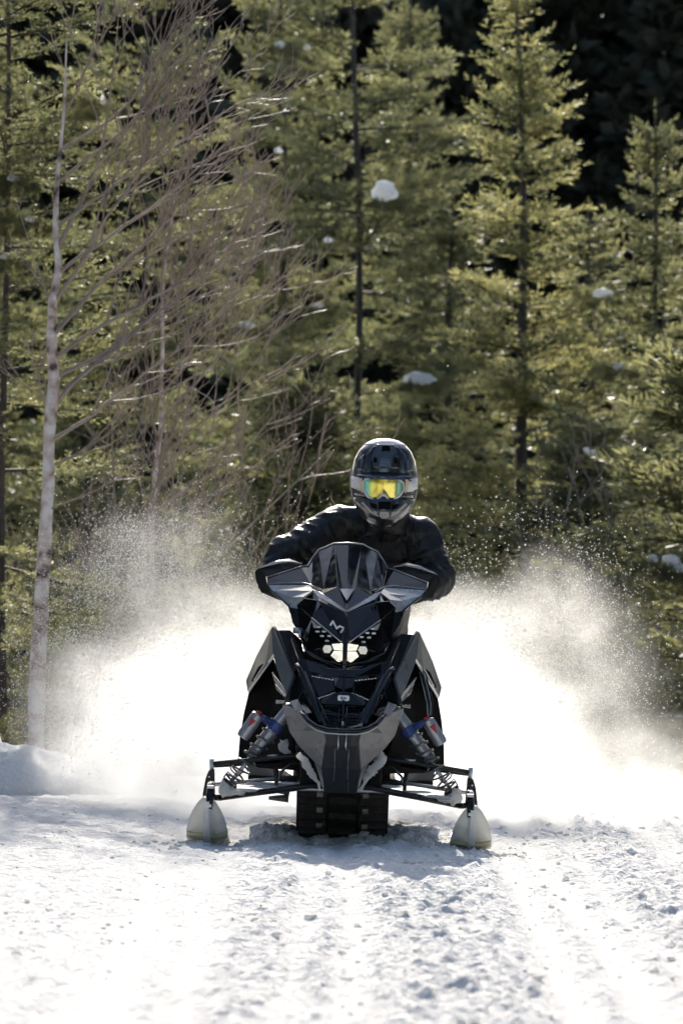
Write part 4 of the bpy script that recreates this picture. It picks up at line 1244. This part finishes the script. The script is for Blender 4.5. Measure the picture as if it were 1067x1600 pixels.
B = Blob()
LS, RS = Q(533, 821, 21.45), Q(654, 839, 21.45)
LE, RE = Q(440, 869, 21.33), Q(683, 905, 21.42)
def grip(sg):
    v = Vector((sg * 0.305, 1.17, 1.066))
    return Vector((SX + v.x * _c + v.z * _s, SY + v.y, -v.x * _s + v.z * _c))
LG, RG = grip(-1), grip(1)
LW, RW = LG + Vector((-0.01, 0.075, 0.015)), RG + Vector((0.015, 0.085, 0.01))
chest = Q(594, 862, 21.52); waist = Q(582, 985, 21.78); hip = Vector((0.08, 21.95, 0.84))
B.ell(chest, (0.185, 0.135, 0.17), Matrix.Rotation(R(9), 3, 'Y'))
B.cap(Q(556, 842, 21.5), 0.105, Q(636, 856, 21.5), 0.105)
B.cap(LS, 0.082, Q(600, 822, 21.46), 0.075)
B.cap(RS, 0.082, Q(600, 822, 21.46), 0.075)
B.cap(chest, 0.165, waist, 0.155)
B.cap(waist, 0.16, hip, 0.17)
B.cap(Q(601, 822, 21.40), 0.078, Q(602, 792, 21.33), 0.07)
B.cap(LS, 0.084, LE, 0.068, 0.010)
B.cap(LE, 0.068, LW, 0.047, 0.014)
B.cap(RS, 0.086, RE, 0.073, 0.010)
B.cap(RE, 0.075, RW, 0.052, 0.013)
for sg, G, W in ((-1, LG, LW), (1, RG, RW)):
    B.cap(W, 0.043, G + Vector((0, 0.03, 0.012)), 0.036)
    for k in range(4):
        o = Vector((sg * (-0.036 + 0.024 * k), 0, 0))
        l_ = (0.9, 1.05, 1.0, 0.82)[k]
        a = G + o + Vector((0, 0.022, 0.026)); b = a + Vector((0, -0.046 * l_, 0.004)); c = b + Vector((0, -0.012, -0.032 * l_)); d = c + Vector((0, 0.028 * l_, -0.016))
        B.cap(a, 0.0125, b, 0.0115); B.cap(b, 0.0115, c, 0.0105); B.cap(c, 0.0105, d, 0.0095)
    t0 = G + Vector((-sg * 0.045, 0.025, 0.0)); t1 = t0 + Vector((-sg * 0.012, -0.03, -0.018)); t2 = t1 + Vector((sg * 0.012, -0.024, -0.004))
    B.cap(t0, 0.014, t1, 0.0125); B.cap(t1, 0.0125, t2, 0.011)
    kx = 0.02 + sg * 0.245
    hipj = Vector((0.06 + sg * 0.11, 21.92, 0.82)); knee = Vector((kx, 21.30, 0.70)); ank = Vector((0.01 + sg * 0.30, 21.55, 0.40))
    B.cap(hipj, 0.10, knee, 0.075, 0.006); B.cap(knee, 0.073, ank, 0.055, 0.006)
    B.cap(ank + Vector((0, 0.03, -0.03)), 0.05, ank + Vector((0, -0.18, -0.045)), 0.045)
me = B.mb.mesh('body')
tmp = bpy.data.objects.new('body_build', me); scene.collection.objects.link(tmp)
rm = tmp.modifiers.new('r', 'REMESH'); rm.mode = 'VOXEL'; rm.voxel_size = 0.009
smd = tmp.modifiers.new('s', 'SMOOTH'); smd.factor = 0.5; smd.iterations = 5
dg = bpy.context.evaluated_depsgraph_get()
body_me = bpy.data.meshes.new_from_object(tmp.evaluated_get(dg))
bpy.data.objects.remove(tmp)
body_me.name = 'body'
nvb = len(body_me.vertices)
co = np.empty(nvb * 3); body_me.vertices.foreach_get('co', co); co = co.reshape(-1, 3)
no = np.empty(nvb * 3); body_me.vertices.foreach_get('normal', no); no = no.reshape(-1, 3)
disp = np.zeros(nvb)
for (a, b, ra, rb, amp) in B.segs:
    a_, b_ = np.array(a), np.array(b)
    ax = b_ - a_; ln = np.linalg.norm(ax); t = ((co - a_) @ ax) / ln ** 2
    dist = np.linalg.norm(co - (a_ + np.clip(t, 0, 1)[:, None] * ax), axis=1)
    wgt = np.clip(1.7 - dist / (max(ra, rb)), 0, 1) * np.clip((t + 0.2) * 3, 0, 1) * np.clip((1.25 - t) * 3, 0, 1)
    up_ = np.array([0.3, 0.9, 0.2]); e1 = np.cross(ax, up_); e1 /= np.linalg.norm(e1); e2 = np.cross(ax / ln, e1)
    rel = co - a_
    th = np.arctan2(rel @ e1, rel @ e2)
    ca, sa = np.cos(th), np.sin(th)
    s_ = t * ln
    wrp = 0.05 * (vnoise(ca * 1.3 + s_ * 4, sa * 1.3 + s_ * 2, 93) - 0.5) + 0.012 * sa
    n1 = vnoise((s_ + wrp) / 0.040 + 7, ca * 0.9 + sa * 0.5 + 3, 91)
    n2 = vnoise((s_ - wrp * 1.5) / 0.021 + 3, ca * 1.1 - sa * 0.7 + 9, 92)
    rid = (1 - np.abs(2 * n1 - 1)) ** 2 * 1.0 + (1 - np.abs(2 * n2 - 1)) ** 2 * 0.4 - 0.5
    disp = disp + wgt * amp * rid * 1.5
big = fbm(co[:, 0] * 7 + 3, co[:, 2] * 5 + co[:, 1] * 4, 3, 95)
disp += 0.010 * (1 - np.abs(2 * big - 1) * 2) * np.clip((co[:, 2] - 0.9) * 5, 0, 1)
handmask = np.minimum(np.linalg.norm(co - np.array(LG), axis=1), np.linalg.norm(co - np.array(RG), axis=1))
disp *= np.clip((handmask - 0.09) * 20, 0, 1)
co2 = co + no * disp[:, None] - np.array(RO)
body_me.vertices.foreach_set('co', co2.astype(np.float32).ravel())
body_me.materials.clear(); body_me.materials.append(M['jacket']); body_me.materials.append(M['glove'])
cen = np.empty(len(body_me.polygons) * 3); body_me.polygons.foreach_get('center', cen); cen = cen.reshape(-1, 3) + np.array(RO)
hm = np.minimum(np.linalg.norm(cen - np.array(LG), axis=1), np.linalg.norm(cen - np.array(RG), axis=1)) < 0.085
body_me.polygons.foreach_set('material_index', hm.astype(np.int32))
body_me.polygons.foreach_set('use_smooth', np.ones(len(hm), dtype=bool))
body_me.update()
body = link(bpy.data.objects.new('body', body_me), rider)
def rp(px, py, d): return Q(px, py, d) - RO
MB().tube([rp(603, 826, 21.318), rp(600, 838, 21.325), rp(595, 860, 21.352), rp(590, 885, 21.40)], 0.0035, 6).build('zipper', M['steel'], rider)
# stand-up collar round the neck
mb = MB(); cv = []
for (py, rr, dz) in ((838, 34, 0), (826, 33, 0), (812, 37, 0), (800, 40, 0)):
    for k in range(24):
        th = 2 * math.pi * k / 24
        p = rp(602 + rr * math.cos(th), py + 3 * math.sin(th), 21.38 + 0.095 * math.sin(th) * rr / 34)
        cv.append(p)
mb.add(cv, [(i * 24 + k, i * 24 + (k + 1) % 24, (i + 1) * 24 + (k + 1) % 24, (i + 1) * 24 + k) for i in range(3) for k in range(24)], True)
mb.build('collar', M['jacket'], rider, solid=0.008)

# ---- helmet (front faces the camera)
HD = 21.12
HC = Q(600, 755, HD)
HS = HD / FPX
prof = [(-70, 0.5, 2, 2), (-69, 13, 14, 15), (-66, 23, 24, 28), (-60, 33, 34, 40), (-50, 41.5, 43, 50), (-36, 47.5, 49, 56), (-20, 50.5, 52, 58), (-5, 52, 52, 58),
        (8, 51.5, 52, 57), (20, 49.5, 55, 55), (32, 46, 61, 50), (44, 40.5, 64, 44), (54, 34, 62, 38), (62, 26, 56, 32), (68, 16, 46, 26), (70, 8, 38, 20)]
pz = np.array([p[0] for p in prof]); pw = np.array([p[1] for p in prof]); pf = np.array([p[2] for p in prof]); pb = np.array([p[3] for p in prof])
def hsurf(u, v, off=0.0):
    """point of the helmet front at (u, v) px right of / below its middle"""
    w = np.interp(v, pz, pw); f = np.interp(v, pz, pf)
    q = min(1.0, abs(u) / max(w, 1e-3))
    y = -f * math.sqrt(max(0.0, 1 - q ** 2.3))
    return Vector((u * HS, (y - off) * HS, -v * HS))
helm = empty('helmet', HC - RO, rider)
helm.rotation_euler = (0, R(1.5), R(1.0))
def hband(name, vlist, mt, scale=1.0, seg=48):
    mb = MB(); vv = []
    for v in vlist:
        w, f, b = (np.interp(v, pz, pw) * scale, np.interp(v, pz, pf) * scale, np.interp(v, pz, pb) * scale)
        for k in range(seg):
            th = 2 * math.pi * k / seg
            cs, sn = math.cos(th), math.sin(th)
            x = w * math.copysign(abs(sn) ** 0.92, sn); y = -f * math.copysign(abs(cs) ** 0.9, cs) if cs > 0 else -b * cs
            vv.append(Vector((x * HS, y * HS, -v * HS)))
    m = len(vlist)
    ff = [(i * seg + k, i * seg + (k + 1) % seg, (i + 1) * seg + (k + 1) % seg, (i + 1) * seg + k) for i in range(m - 1) for k in range(seg)]
    if vlist[0] == -70: ff.append(tuple(range(seg)))
    mb.add(vv, ff, True)
    return mb.build(name, mt, helm, solid=0.006)
shell = hband('shell', [-70, -69, -67.5, -66, -63, -60, -55, -50, -43, -36, -28, -20, -12, -5, -2], M['helmet'])
hband('crown_highlight', [-70, -69.2, -68, -66.5, -65, -63, -61, -59.5], M['frame'], 1.016)  # white band paints the sun's highlight onto the black crown
hband('liner', [-6, 4, 14, 24, 32], M['foam'], 0.93)
chin = hband('chin_bar', [24, 28, 32, 38, 44, 49, 54, 58, 62, 65, 68, 69, 70], M['helmet'])
hband('side_shell', [-4, 6, 16, 26], M['helmet'], 0.965)
# short peak over the goggles
mb = MB(); vv = []
nn = 25
for (v0, off, sc_) in ((-16, 1, 1.0), (-10, 6, 1.0), (-6.5, 13, 0.985), (-4.5, 13, 0.98), (-4, 6, .98), (-5, 1, .98)):
    for k in range(nn):
        u = (-50.5 + 101 * k / (nn - 1)) * sc_
        dip = 2.5 * (abs(u) / 50) ** 2
        p = hsurf(u * 0.995, v0 + dip, off * (1 - (abs(u) / 52) ** 3))
        vv.append(p)
mb.add(vv, [(i * nn + k, i * nn + k + 1, (i + 1) * nn + k + 1, (i + 1) * nn + k) for i in range(5) for k in range(nn - 1)], True)
mb.build('peak', M['helmet'], helm, solid=0.003)
def hpatch(name, poly, mt, off=1.5, parent=helm, sub=4):
    """plate lying on the helmet: polygon in px, subdivided towards its middle"""
    pts = []
    n = len(poly)
    dense = []
    for i in range(n):
        a, b = poly[i], poly[(i + 1) % n]
        for k in range(sub): dense.append((a[0] + (b[0] - a[0]) * k / sub, a[1] + (b[1] - a[1]) * k / sub))
    cxx = sum(p[0] for p in dense) / len(dense); cyy = sum(p[1] for p in dense) / len(dense)
    mb = MB(); m = len(dense)
    rings = [[hsurf(cxx + (p[0] - cxx) * s, cyy + (p[1] - cyy) * s, off * (1.0 if s < 0.99 else 0.3)) for p in dense] for s in (1.0, 0.88, 0.45)]
    vv = [v for r_ in rings for v in r_] + [hsurf(cxx, cyy, off)]
    ff = [(i * m + k, i * m + (k + 1) % m, (i + 1) * m + (k + 1) % m, (i + 1) * m + k) for i in range(2) for k in range(m)]
    ff += [(2 * m + k, 2 * m + (k + 1) % m, 3 * m) for k in range(m)]
    mb.add(vv, ff, False)
    return mb.build(name, mt, parent)
# raised panels and vents of the shell
hpatch('crown_plate', [(-14, -61), (14, -61), (26, -44), (22, -22), (-22, -22), (-26, -44)], M['helmet'], 2.5)
hpatch('brow_vent', [(-6, -58), (7, -58), (8, -49), (-7, -49)], M['foam'], 3.4)
hpatch('vent_tray', [(-8, -46), (8, -46), (10, -28), (-10, -28)], M['helmet'], 4.0)
for sg in (-1, 1):
    hpatch('crown_rib', [(sg * 16, -58), (sg * 19, -57), (sg * 30, -42), (sg * 25, -20), (sg * 21, -20), (sg * 26, -42)], M['helmet_grey'] if 0 else M['trim'], 3.6)
    hpatch('crown_vent', [(sg * 13, -38), (sg * 18, -40), (sg * 20, -30), (sg * 13, -30)], M['foam'], 3.2)
    hpatch('side_plate', [(sg * 33, -44), (sg * 42, -36), (sg * 46, -20), (sg * 34, -18)], M['helmet'], 1.8)
    # pale edge trim down the side
    MB().tube([hsurf(sg * w_, v_, 0) + Vector((sg * .002, 0.02, 0)) for w_, v_ in ((47.5, -33), (50, -20), (51, -6), (50.5, 8), (48, 22), (45, 34))], [.002, .005, .006, .006, .005, .003], 6).build('side_trim', M['helmet_grey'], helm)
    # chin graphics: slanting pale streaks
    for (q) in ([(47, 22), (45, 30), (30, 50), (18, 62), (14, 62), (30, 45)],
                [(41, 38), (36, 46), (26, 56), (20, 60), (28, 50)],
                [(34, 30), (38, 32), (22, 47), (15, 52), (16, 47)],
                [(12, 46), (18, 44), (14, 52), (9, 54)]):
        hpatch('chin_graphic', [(sg * a, b) for a, b in q], M['helmet_grey'], 0.9, chin)
    hpatch('chin_vent', [(sg * 12, 35), (sg * 24, 32), (sg * 20, 40), (sg * 12, 43)], M['foam'], 1.2, chin)
hpatch('nose_vent', [(-6, 46), (6, 46), (8, 52), (4, 57), (-4, 57), (-8, 52)], M['helmet_grey'], 2.0, chin)
hpatch('mouth_grille', [(-10, 30), (10, 30), (9, 42), (-9, 42)], M['foam'], 1.5, chin)

# ---- goggles
gog = empty('goggles', HC - RO, rider)
gog.rotation_euler = helm.rotation_euler
def gp(u, v, off=0.0):
    y = -(0.162 - 3.0 * (u * HS) ** 2) - off + 0.20 * (v - 9) * HS
    return Vector((u * HS, y, -v * HS))
lens_o = [(-31, 0), (-28, -2.5), (-16, -3.8), (-4, -4.2), (9, -4), (20.5, -2.5), (26.5, 2), (26.5, 11), (20.5, 18.7), (11, 24.6), (5, 22.6), (1, 17.5), (-4.5, 16.7), (-9.5, 22.5), (-15, 24.6), (-24, 20), (-30.5, 12)]
fr_o = [(-35, -1), (-31, -5.5), (-17, -7.3), (-4, -7.8), (10, -7.5), (23, -6), (30.5, 0), (30.5, 12), (24, 22), (12, 29.5), (5, 28.5), (0.5, 22), (-4, 21.5), (-9, 28), (-16, 29), (-27, 24), (-34.5, 14)]
lens_o = [(-2 + (a + 2) * 1.05, 9 + (b - 9) * 1.06) for a, b in lens_o]
n_ = len(lens_o)
mb = MB()
cl = (-2, 9)
ringv = []
for s in (1.0, 0.66, 0.33):
    ringv += [gp(cl[0] + (a - cl[0]) * s, cl[1] + (b - cl[1]) * s, 0.006 * (1 - s)) for a, b in lens_o]
ringv.append(gp(cl[0], cl[1], 0.006))
ff = [(i * n_ + k, i * n_ + (k + 1) % n_, (i + 1) * n_ + (k + 1) % n_, (i + 1) * n_ + k) for i in range(2) for k in range(n_)] + [(2 * n_ + k, 2 * n_ + (k + 1) % n_, 3 * n_) for k in range(n_)]
mb.add(ringv, ff, True); mb.build('lens', M['lens'], gog)
mb = MB()
A_ = [gp(a, b, 0.001) for a, b in lens_o]; B_ = [gp((a + c) / 2, (b + d) / 2, 0.007) for (a, b), (c, d) in zip(lens_o, fr_o)]
C_ = [gp(a, b, 0.002) for a, b in fr_o]; D_ = [gp(a, b, -0.035) for a, b in fr_o]
mb.add(A_ + B_ + C_ + D_, [(i * n_ + k, i * n_ + (k + 1) % n_, (i + 1) * n_ + (k + 1) % n_, (i + 1) * n_ + k) for i in range(3) for k in range(n_)], False)
mb.build('goggle_frame', M['frame'], gog)
for sg in (-1, 1):
    x0 = 32 if sg > 0 else 35.5
    q = [(sg * x0, -6), (sg * (x0 + 4.5), -4.5), (sg * (x0 + 4), 12), (sg * (x0 - 1), 17)]
    mb = MB(); mb.add([gp(a, b, 0.0) for a, b in q] + [gp(a, b, -.02) for a, b in q], [(0, 1, 2, 3), (0, 4, 5, 1), (1, 5, 6, 2), (2, 6, 7, 3), (3, 7, 4, 0)])
    mb.build('outrigger', M['gold'], gog)
    st = []
    for (u, va, vb) in ((x0 + 4, -5.5, 14), (42, -7, 13), (46, -8, 11), (49.3, -9, 9), (51.5, -9.5, 8), (52.5, -9.5, 8), (52, -10, 7)):
        i_ = len(st) // 2
        yy = (-0.128, -0.105, -0.083, -0.055, -0.03, 0.0, 0.05)[i_]
        st += [Vector((sg * u * HS, yy, -va * HS)), Vector((sg * u * HS, yy, -vb * HS))]
    MB().add(st, [(k * 2, k * 2 + 1, k * 2 + 3, k * 2 + 2) for k in range(6)], True).build('strap', M['frame'], gog, solid=0.003)

# jacket details: chest pocket flap and shoulder seams follow the body surface
from mathutils.bvhtree import BVHTree
_bv = BVHTree.FromPolygons([tuple(v.co) for v in body_me.vertices], [tuple(q.vertices) for q in body_me.polygons])
def on_body(px, py, lift=0.002):
    o_ = Q(px, py, 20.6) - RO; c_ = Vector((0, 0, CAM_H)) - RO
    d_ = (o_ - c_).normalized()
    h_ = _bv.ray_cast(o_, d_)
    return (h_[0] - d_ * lift) if h_[0] is not None else None
for nm, pl in (('shoulder_seam', [(556, 790), (553, 805), (551, 822), (552, 845)]), ('shoulder_seam', [(646, 806), (648, 820), (650, 838), (652, 858)]),
               ('chest_seam', [(556, 835), (575, 840), (594, 843)]), ('chest_seam', [(606, 846), (625, 848), (648, 852)]),
               ('pocket_zip', [(618, 856), (632, 866), (640, 880)])):
    dense = []
    for (a, b), (c, d) in zip(pl[:-1], pl[1:]):
        dense += [(a + (c - a) * k / 4, b + (d - b) * k / 4) for k in range(4)]
    pts_ = [q for q in (on_body(*u) for u in dense + [pl[-1]]) if q is not None]
    if len(pts_) > 2: MB().tube(pts_, 0.0028, 6).build(nm, M['charcoal'], rider)
# ------------------------------------------------------------------ thrown-up powder
# lobes of the plume: photograph position, distance, radii in metres, density
LOBES = [
    (275, 1155, 24.2, (0.74, 1.7, 0.54), 1.4),
    (540, 1150, 24.6, (1.10, 1.8, 0.64), 1.4),
    (750, 1170, 24.2, (0.60, 1.7, 0.52), 1.35),
    (170, 1120, 24.4, (0.50, 1.3, 0.48), 0.5),
    (345, 1020, 24.6, (0.66, 1.3, 0.42), 0.6),
    (250, 890, 24.6, (0.55, 1.0, 0.42), 0.12),
    (860, 965, 24.3, (0.32, 1.0, 0.40), 0.26),
    (870, 1080, 24.2, (0.60, 1.2, 0.60), 0.20),
    (720, 1000, 24.4, (0.42, 1.2, 0.34), 0.45),
    (1010, 1210, 25.0, (0.65, 1.4, 0.34), 0.26),
    (1010, 1262, 25.2, (0.75, 1.3, 0.20), 0.7),
    (560, 1275, 24.2, (1.75, 1.8, 0.15), 1.2),
]
def powder_material():
    m = bpy.data.materials.new('snow_powder'); m.use_nodes = True
    n, l = m.node_tree.nodes, m.node_tree.links
    n.clear()
    out = n.new('ShaderNodeOutputMaterial'); pv = n.new('ShaderNodeVolumePrincipled')
    pv.inputs['Color'].default_value = (0.99, 0.99, 0.985, 1); pv.inputs['Anisotropy'].default_value = 0.65
    tc = n.new('ShaderNodeTexCoord')
    tot = None
    for (px, py, d, r3, dens) in LOBES:
        c = P(px, py, d)
        s = n.new('ShaderNodeVectorMath'); s.operation = 'SUBTRACT'; s.inputs[1].default_value = tuple(c)
        l.new(tc.outputs['Object'], s.inputs[0])
        k = n.new('ShaderNodeVectorMath'); k.operation = 'MULTIPLY'; k.inputs[1].default_value = tuple(1 / q for q in r3)
        l.new(s.outputs[0], k.inputs[0])
        ln = n.new('ShaderNodeVectorMath'); ln.operation = 'LENGTH'; l.new(k.outputs[0], ln.inputs[0])
        mr = n.new('ShaderNodeMapRange'); mr.interpolation_type = 'SMOOTHSTEP'
        mr.inputs['From Min'].default_value = 0.25; mr.inputs['From Max'].default_value = 1.12
        mr.inputs['To Min'].default_value = dens; mr.inputs['To Max'].default_value = 0.0
        l.new(ln.outputs['Value'], mr.inputs['Value'])
        if tot is None: tot = mr.outputs['Result']
        else:
            a = n.new('ShaderNodeMath'); a.operation = 'ADD'; l.new(tot, a.inputs[0]); l.new(mr.outputs['Result'], a.inputs[1]); tot = a.outputs[0]
    nz = n.new('ShaderNodeTexNoise'); nz.inputs['Scale'].default_value = 3.4; nz.inputs['Detail'].default_value = 7; nz.inputs['Roughness'].default_value = 0.6
    nz.inputs['Distortion'].default_value = 0.6
    l.new(tc.outputs['Object'], nz.inputs['Vector'])
    w = n.new('ShaderNodeMapRange'); w.inputs['From Min'].default_value = 0.42; w.inputs['From Max'].default_value = 0.62
    w.inputs['To Min'].default_value = 0.06; w.inputs['To Max'].default_value = 2.0
    l.new(nz.outputs['Fac'], w.inputs['Value'])
    mu = n.new('ShaderNodeMath'); mu.operation = 'MULTIPLY'; l.new(tot, mu.inputs[0]); l.new(w.outputs['Result'], mu.inputs[1])
    l.new(mu.outputs[0], pv.inputs['Density']); l.new(pv.outputs[0], out.inputs['Volume'])
    return m
mb = MB(); mb.box((0.1, 24.5, 0.70), (4.9, 3.9, 1.75))
cloud = mb.build('snow_powder_cloud', powder_material())
tag(cloud, 'white cloud of snow powder thrown up behind the snowmobile', 'snow spray', kind='stuff')

# single ice grains flying in and round the plume
def grains():
    r = np.random.default_rng(5)
    C, S = [], []
    spec = [(150, 1050, 24.0, (.42, .8, .45), 13000), (300, 960, 24.0, (.55, .8, .38), 13000), (245, 880, 24.2, (.40, .7, .30), 10000), (90, 1110, 24.0, (.30, .7, .30), 7000),
            (800, 1000, 23.8, (.30, .7, .42), 12000), (900, 1090, 23.8, (.38, .7, .45), 14000), (720, 940, 23.4, (.25, .7, .25), 4000), (860, 950, 23.8, (.28, .6, .30), 5000),
            (400, 900, 23.5, (.35, .7, .28), 4000), (960, 1150, 24, (.35, .8, .30), 3500), (560, 1200, 23.6, (1.0, .6, .15), 3000)]
    for (px, py, d, r3, n) in spec:
        q = np.clip(r.normal(0, 0.62, (n, 3)), -1.9, 1.9) * np.array(r3) + np.array(P(px, py, d))
        C.append(q); S.append(0.0012 + 0.0022 * r.random(n) ** 2.5)
    # bigger loose flakes, nearer
    for (px, py, d, sx, sz, n, s0) in ((700, 930, 21.8, 70, 55, 170, .0045), (650, 780, 22, 90, 80, 60, .0035), (480, 740, 22, 60, 60, 22, .0032), (860, 1080, 22, 90, 90, 120, .0038),
                                       (130, 1110, 22.5, 90, 80, 120, .0034), (300, 840, 22.5, 130, 50, 120, .003), (760, 900, 22.5, 60, 60, 90, .0036), (870, 930, 22.8, 60, 50, 40, .0048)):
        p = np.stack([np.array(P(px + r.normal() * sx, py + r.normal() * sz, d + r.normal() * 0.5)) for _ in range(n)])
        C.append(p); S.append(s0 * (0.45 + 0.75 * r.random(n)))
    C = np.concatenate(C); S = np.concatenate(S)
    ok = C[:, 2] > 0.06
    wisp = fbm(C[:, 0] * 3.2 + C[:, 1] * 0.8, C[:, 2] * 3.2, 4, 33)
    ok &= (r.random(len(C)) < np.clip((wisp - 0.38) * 6, 0.12, 1)) | (S > 0.0035)
    ok &= ~((np.abs(C[:, 0] - 0.05) < 0.5) & (C[:, 1] < 23.0) & (C[:, 2] < 1.3))
    C, S = C[ok], S[ok]
    n = len(C)
    base = np.array([[1, 1, 1], [-1, -1, 1], [-1, 1, -1], [1, -1, -1]], float) * 0.8
    tri = np.array([[0, 1, 3], [0, 2, 1], [0, 3, 2], [1, 2, 3]])
    jit = 0.7 + 0.6 * r.random((n, 4, 1))
    v = C[:, None, :] + base[None] * S[:, None, None] * jit
    f = tri[None] + (np.arange(n) * 4)[:, None, None]
    return np_mesh('ice_grains', v.reshape(-1, 3), f.reshape(-1, 3), True)
g = mesh_obj('ice_grains', grains(), M['ice_grain'])
tag(g, 'tiny bright ice grains flying in the snow spray', 'snow spray', kind='stuff')

# loose chunks of snow on the trail
def chunks():
    r = np.random.default_rng(15)
    bm = bmesh.new(); bmesh.ops.create_icosphere(bm, subdivisions=1, radius=1)
    base = np.array([tuple(v.co) for v in bm.verts]); tri = np.array([[v.index for v in f.verts] for f in bm.faces]); bm.free()
    n1, n2, n3 = 1100, 350, 260
    d = 11.3 + 12 * r.random(n1) ** 0.8
    x = (r.random(n1) * 2 - 1) * 0.075 * d
    s = 0.003 + 0.012 * r.random(n1) ** 4
    s = np.where(x < -0.3, s * 0.6, s)
    # along the track front and the skis
    x2 = r.normal(0.0, 0.14, n2); d2 = 20.85 + r.normal(0, 0.14, n2); s2 = 0.005 + 0.014 * r.random(n2) ** 2
    sg = np.where(r.random(n3) < 0.5, -0.555, 0.535); x3 = sg + r.normal(0, 0.11, n3); d3 = 20.0 + r.normal(0.1, 0.16, n3); s3 = 0.004 + 0.010 * r.random(n3) ** 2
    x = np.concatenate([x, x2, x3]); d = np.concatenate([d, d2, d3]); s = np.concatenate([s, s2, s3])
    z = ground_z(x, d) + s * 0.25
    n = len(x)
    dirs = r.normal(0, 1, (n, 3, 3))
    v = np.repeat(base[None], n, 0)
    for k in range(3):
        w = dirs[:, k] / np.linalg.norm(dirs[:, k], axis=1, keepdims=True)
        dp = np.einsum('nij,nj->ni', v, w)
        v = v * (1 + 0.22 * np.sin(dp * (2 + k) + k)[:, :, None])
    sc3 = s[:, None, None] * np.array([1.25, 1.25, 0.75])
    v = v * sc3 + np.stack([x, d, z], 1)[:, None, :]
    f = tri[None] + (np.arange(n) * len(base))[:, None, None]
    return np_mesh('snow_crumbs', v.reshape(-1, 3), f.reshape(-1, 3), True)
ch = mesh_obj('snow_crumbs', chunks(), M['snow_lump'])
tag(ch, 'loose crumbs of snow scattered over the trail', 'snow crumbs', kind='stuff')
